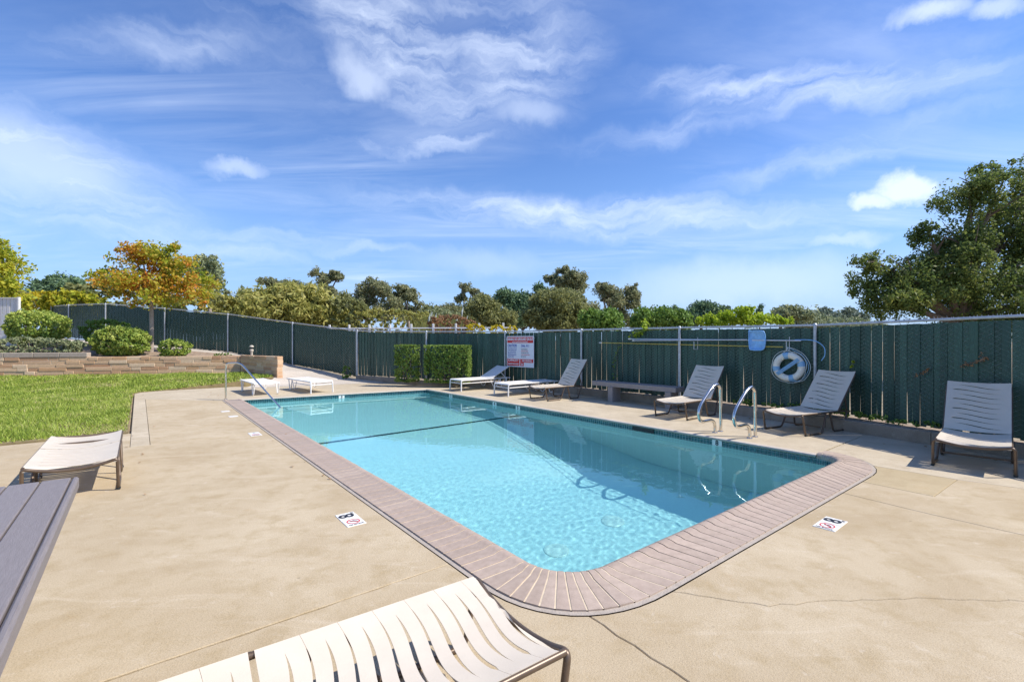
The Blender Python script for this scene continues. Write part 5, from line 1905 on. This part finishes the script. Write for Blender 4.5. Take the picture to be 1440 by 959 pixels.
sign_text('PLEASE SHOWER', .06, 'signwhite', -hw_ / 2 + .005, -.385, bold=.002)
sign_text('NO DIVING', .09, 'signwhite', hw_ / 2 + .0, -.278, bold=.002, sx=.85)
sign_text('20', .085, 'signwhite', .085, -.39, bold=.002)
for k in (-.12, .02):
    pass

# ------------------------------------------------------------------ poles, net, life ring
def pole(name, label, a, b, r, mat, cat='pole'):
    a, b = Vector(a), Vector(b)
    root = tag(empty(name, a), label, cat)
    MB().tube([(0, 0, 0), tuple((b - a) * .98)], r, 10).build('shaft', M[mat], root, smooth=True)
    d = (b - a)
    MB().tube([tuple(d * .0), tuple(d * .02)], r * 1.3, 10).build('end_cap', M['white'], root, smooth=True)
    return root, a


pa, pb = on_fence(4, .45, 1.50, .12), on_fence(3, .05, 1.455, .15)
pole('telescopic_pole', 'long pale aluminium pole resting highest on the fence hooks', pa, pb, .013, 'alu')
pa2, pb2 = on_fence(4, .40, 1.46, .16), on_fence(3, .415, 1.475, .16)
r_, a_ = pole('leaf_skimmer', 'blue leaf net on a pale pole hung on the fence', pa2, pb2, .012, 'alu', 'pool net')
pn = pb2 - pa2
dn = (on_fence(3, .50, 0) - on_fence(3, .36, 0)).normalized() * -.86
nf = MB()
NC = [(-.02, .16), (.02, .17), (.25, .17), (.31, .13), (.33, 0), (.31, -.15), (.24, -.20), (.05, -.2), (-.01, -.15)]
fr = [tuple(pn + dn * x + Vector((0, 0, z))) for x, z in NC]
nf.tube(smooth_path(fr, 4, True), .012, 7, closed=True)
nf.build('net_frame', M['netblue'], r_, smooth=True)
nb = MB()
ring_ = smooth_path(fr, 4, True)
cpt = sum(ring_, Vector()) / len(ring_)
out = Vector((dn.y, -dn.x, 0)).normalized()
if out.dot(-pa2) < 0: out = -out
rings = []
for q, (f, dp) in enumerate(((1, 0), (.85, .03), (.55, .05), (.2, .055))):
    rings.append([cpt + (p - cpt) * f + out * (-dp) * .7 + Vector((0, 0, -.02 * q + random.uniform(-.008, .008))) for p in ring_])
m_ = len(ring_)
nb.add(sum(rings, []), [(q * m_ + i, q * m_ + (i + 1) % m_, (q + 1) * m_ + (i + 1) % m_, (q + 1) * m_ + i) for q in range(3) for i in range(m_)] + [tuple(3 * m_ + i for i in range(m_))])
nb.build('net_bag', M['netblue'], r_, smooth=True)
pya, pyb = on_fence(4, .76, 1.405, .13), on_fence(3, .16, 1.335, .13)
pole('reaching_pole', 'long yellow pole lying lowest on the fence hooks', pya, pyb, .011, 'yellow')
for k, (seg, f, lb) in enumerate(((3, .845, 'white wall hook holding the poles near the middle post'), (3, .165, 'white wall hook holding the pole ends above the life ring'))):
    p = on_fence(seg, f, 1.39, .02)
    n_ = (on_fence(seg, f, 1.39, .2) - p).normalized()
    h = tag(empty('pole_hook', p), lb, 'hook')
    MB().tube(bent([(0, 0, .14), (0, 0, -.12), tuple(n_ * .17 + Vector((0, 0, -.12))), tuple(n_ * .17 + Vector((0, 0, .05)))], .02), .006, 6).build('hook_bar', M['white'], h, smooth=True)
# blue hose end hanging at the second post
hs = [on_fence(3, .12, 1.47, .12), on_fence(3, .04, 1.47, .12), on_fence(2, .97, 1.44, .12), on_fence(2, .93, 1.34, .1), on_fence(2, .925, 1.2, .1), on_fence(2, .945, 1.1, .1)]
h = tag(empty('hose', hs[0]), 'thin blue hose end curling down past the fence post', 'hose')
MB().tube(smooth_path([p - hs[0] for p in hs], 6), .008, 8).build('hose_tube', M['netblue'], h, smooth=True)

rc = on_fence(3, .158, .965, .12)
rn = (on_fence(3, .158, .965, .3) - rc).normalized()
rx = (on_fence(3, .3, .965, .12) - rc).normalized() * -1
ring = tag(empty('life_ring', rc), 'white life ring with pale blue bands hung on the fence', 'life ring')
def rp(r, a, o=0): return rx * (r * math.cos(a)) + Vector((0, 0, r * math.sin(a))) + rn * o
RM, rr = .215, .062
mb = MB()
mb.tube([rp(RM, 2 * math.pi * k / 40) for k in range(40)], rr, 12, closed=True)
mb.build('ring_body', M['ringwhite'], ring, smooth=True)
for a0 in (100, 190, 285, 15):
    MB().tube([rp(RM, R(a0 - 11 + 22 * k / 5)) for k in range(6)], rr + .004, 12).build('band', M['ringblue'], ring, smooth=True)
# line coiled diagonally over the ring, and its grab rope
for k in range(4):
    o_ = (k - 1.5) * .012
    a, b = rp(.235, R(38)), rp(.225, R(218))
    pp = Vector((0, 0, 1)) * o_ - rx * o_
    MB().tube([a + pp + rn * .075, (a + b) / 2 + pp + rn * .07, b + pp + rn * .075], .0085, 6).build('coil', M['ringblue'], ring, smooth=True)
gr_pts = []
for k in range(33):
    a = 2 * math.pi * k / 32
    gr_pts.append(rp(RM + rr + .010 + .025 * abs(math.sin(2 * a + .4)), a, .01))
MB().tube(gr_pts[:-1], .006, 6, closed=True).build('grab_rope', M['rope'], ring, smooth=True)
hk = on_fence(3, .165, 1.33, .14) - rc
MB().tube(smooth_path([rp(.26, R(130), .02), hk + Vector((0, 0, -.04)), hk + Vector((0, 0, .01)), hk + Vector((0, 0, -.04)) + rx * .015, rp(.26, R(60), .02)], 5), .006, 6).build('hanging_rope', M['rope'], ring, smooth=True)
lp = [hk, hk + rx * .12 + Vector((0, 0, -.03)), rp(.345, R(40)), rp(.36, R(0)), rp(.345, R(-40)), rp(.30, R(-70), .03)]
MB().tube(smooth_path(lp, 6), .006, 6).build('loose_rope', M['rope'], ring, smooth=True)
lp = [hk, hk + rx * .10 + Vector((0, 0, -.05)), rp(.315, R(42)), rp(.33, R(0)), rp(.315, R(-42)), rp(.28, R(-75), .03)]
MB().tube(smooth_path(lp, 6), .005, 6).build('loose_rope', M['ringblue'], ring, smooth=True)

# ------------------------------------------------------------------ bollard light
b0 = Vector((-10.15, 18.35, .86))
M['bollard'] = plain('bollard paint', (.50, .45, .36), .6, var=.1)
bo = tag(empty('bollard_light', b0), 'small white bollard light standing at the end of the raised bed', 'light')
MB().lathe([(.045, -.05), (.045, .17), (.05, .18)], 16).build('post', M['bollard'], bo, smooth=True)
MB().lathe([(.06, .18), (.068, .20), (.068, .26), (.06, .27)], 16).build('louvre', M['bollard'], bo, smooth=True)
MB().lathe([(.055, .27), (.055, .35)], 16).build('lens', M['dark'], bo, smooth=True)
MB().lathe([(.075, .35), (.08, .38), (.06, .41), (.02, .425)], 16).build('cap', M['bollard'], bo, smooth=True)

# ------------------------------------------------------------------ dry leaves blown along the kerb and lawn edge
lv = []
for k in range(130):
    if k % 2:
        s_ = random.uniform(-.5, 12)
        p = P(s_, kerb_t(s_) - abs(random.gauss(0, .18)) - .02)
    else:
        p = P(random.uniform(5, 16), random.choice((-.05, 1.56)) + random.gauss(0, .12))
        if p.length < 3: continue
    a = random.uniform(0, 6.28); r_l = random.uniform(.008, .018)
    u_ = Vector((math.cos(a), math.sin(a), random.uniform(-.2, .3))) * r_l * 1.6
    v_ = Vector((-math.sin(a), math.cos(a), random.uniform(-.2, .3))) * r_l
    p.z = .012
    lv += [tuple(p - u_), tuple(p + v_), tuple(p + u_), tuple(p - v_)]
lo_ = link('dry_leaves', fast_mesh('dry_leaves', np.array(lv), 4, M['l_red']))
tag(lo_, 'tiny dry leaves scattered on the deck edges', 'leaves', kind='stuff')

# ------------------------------------------------------------------ depth markers
def deck_tile(s, t, rz, top, label, kind='depth', faded=False):
    """15 cm tile let into the deck; x of the tile runs along the reading direction"""
    root = tag(empty('marker_tile', P(s, t, .0), rz), label, 'marker tile', 'marker tiles set in the deck')
    MB().box(-.076, .076, -.076, .076, -.01, .005, .002).build('tile', M['ceramic'], root)
    if kind == 'depth':
        if not faded:
            me = text_mesh(top, .17, M['black'], 'CENTER', .003)
            cx_ = sum(v.co.x for v in me.vertices) / len(me.vertices); cy_ = sum(v.co.y for v in me.vertices) / len(me.vertices)
            me.transform(Matrix.Translation((-cx_, -cy_, 0)))
            link('numeral', me, root, (-.008, 0, .0068), (0, 0, R(90)))
            link('unit', text_mesh('FT', .03, M['black']), root, (.056, .048, .0068), (0, 0, R(90)))
        elif top:
            link('numeral', text_mesh(top, .08, M['galv'], 'CENTER', .001), root, (0, 0, .0068))
    elif kind == 'dive':
        rg = MB()
        n_ = 28
        for r0, r1 in ((.043, .052),):
            vs = [(r * math.cos(2 * math.pi * k / n_), r * math.sin(2 * math.pi * k / n_) + .012, .0066) for r in (r0, r1) for k in range(n_)]
            rg.add(vs, [(k, n_ + k, n_ + (k + 1) % n_, (k + 1) % n_) for k in range(n_)])
        rg.add([(-.036, .044, .0067), (-.031, .049, .0067), (.036, -.02, .0067), (.031, -.025, .0067)], [(3, 2, 1, 0)])
        rg.build('prohibition_ring', M['red'], root)
        dv = MB()
        dv.add([(-.026, .02, .0063), (.006, .034, .0063), (.012, .024, .0063), (-.018, .01, .0063)], [(3, 2, 1, 0)])
        dv.add([(.006, .034, .0063), (.03, .008, .0063), (.024, .002, .0063), (.004, .022, .0063)], [(3, 2, 1, 0)])
        dv.add([(.028, -.0, .0063), (.034, -.006, .0063), (.028, -.013, .0063), (.021, -.006, .0063)], [(3, 2, 1, 0)])
        dv.build('diver_figure', M['black'], root)
        link('lettering', text_mesh('NO DIVING', .022, M['black']), root, (0, -.06, .0068))
    return root


# left deck pair by the 8 ft end: readers stand in the pool side or deck side
aU = math.atan2(U.y, U.x)
m1 = Vector(((-1.533 - 1.405) / 2 + .045, 4.02, 0))
def st_of(p): return (p.x * U.x + p.y * U.y, p.x * V.x + p.y * V.y)
def gp(px, py):
    d = 1.45 * 662 / (py - 479.5)
    return Vector(((px - 720) / 662 * d, d, 0))
for (px1, py1, px2, py2, rz, l1, l2, num, fd) in (
    (487, 725, 499, 735.5, math.atan2(V.y, V.x) + math.pi / 2, 'white tile with a black 8, on the left deck beside the coping', 'no diving tile under the black 8 on the left deck', '8', False),
    (1172, 733.5, 1163, 740, math.atan2(U.y, U.x) + math.pi / 2, 'white tile with a black 8, on the near right deck beside the coping', 'no diving tile under the black 8 on the right deck', '8', False),
    (353, 605.8, 364.5, 615.5, math.atan2(V.y, V.x) + math.pi / 2, 'worn depth tile on the left deck halfway along the pool', 'worn no diving tile just below the depth tile on the left deck', '3', True),
    (317, 578.5, 328, 585.5, math.atan2(V.y, V.x) + math.pi / 2, 'faded blank tile on the left deck farthest from the camera', 'pale blank tile on the left deck near the handrail foot', '', True)):
    a, b = gp(px1, py1), gp(px2, py2)
    d = (b - a).normalized()
    mm = (a + b) / 2
    rz = math.atan2(-d.y, -d.x) - math.pi / 2
    if not fd or num: pa_, pb_ = mm - d * .079, mm + d * .079
    else: pa_, pb_ = a, b
    s, t = st_of(pa_)
    deck_tile(s, t, rz, num, l1, 'depth', fd)
    s, t = st_of(pb_)
    deck_tile(s, t, rz, '', l2, 'depth' if fd and not num else 'dive', True)


def wall_tile(s, num, label, far=False):
    f = (s - 2.3)
    if far:
        tfar = s
        sf = FAR_L[0] + (FAR_R[0] - FAR_L[0]) * (tfar - T0) / (T1 - T0)
        p = P(sf, tfar) - U * .014
        rz = math.atan2((P(*FAR_R) - P(*FAR_L)).y, (P(*FAR_R) - P(*FAR_L)).x)
    else:
        p = P(s, 6.8) - V * .014
        rz = math.atan2(-U.y, -U.x)
    root = tag(empty('marker_tile', (p.x, p.y, 0), rz), label, 'marker tile', 'marker tiles in the waterline band')
    MB().box(-.075, .075, -.004, .006, -.118, -.034).build('tile', M['ceramic'], root)
    o = link('numeral', text_mesh(num, .10, M['black'], 'CENTER', .003), root, (0, -.006, -.078), (R(90), 0, 0))
wall_tile(3.62, '8', 'waterline tile with a black 8 below the pool ladder')
wall_tile(8.35, '5', 'waterline number tile below the bench side of the pool, nearer of the far pair')
wall_tile(9.25, '4', 'waterline number tile next to the break line, farther of the pair')
wall_tile(11.3, '3', 'waterline number tile on the right pool wall nearest the far end')
wall_tile(4.35, '3', 'waterline number tile on the far end wall of the pool', far=True)
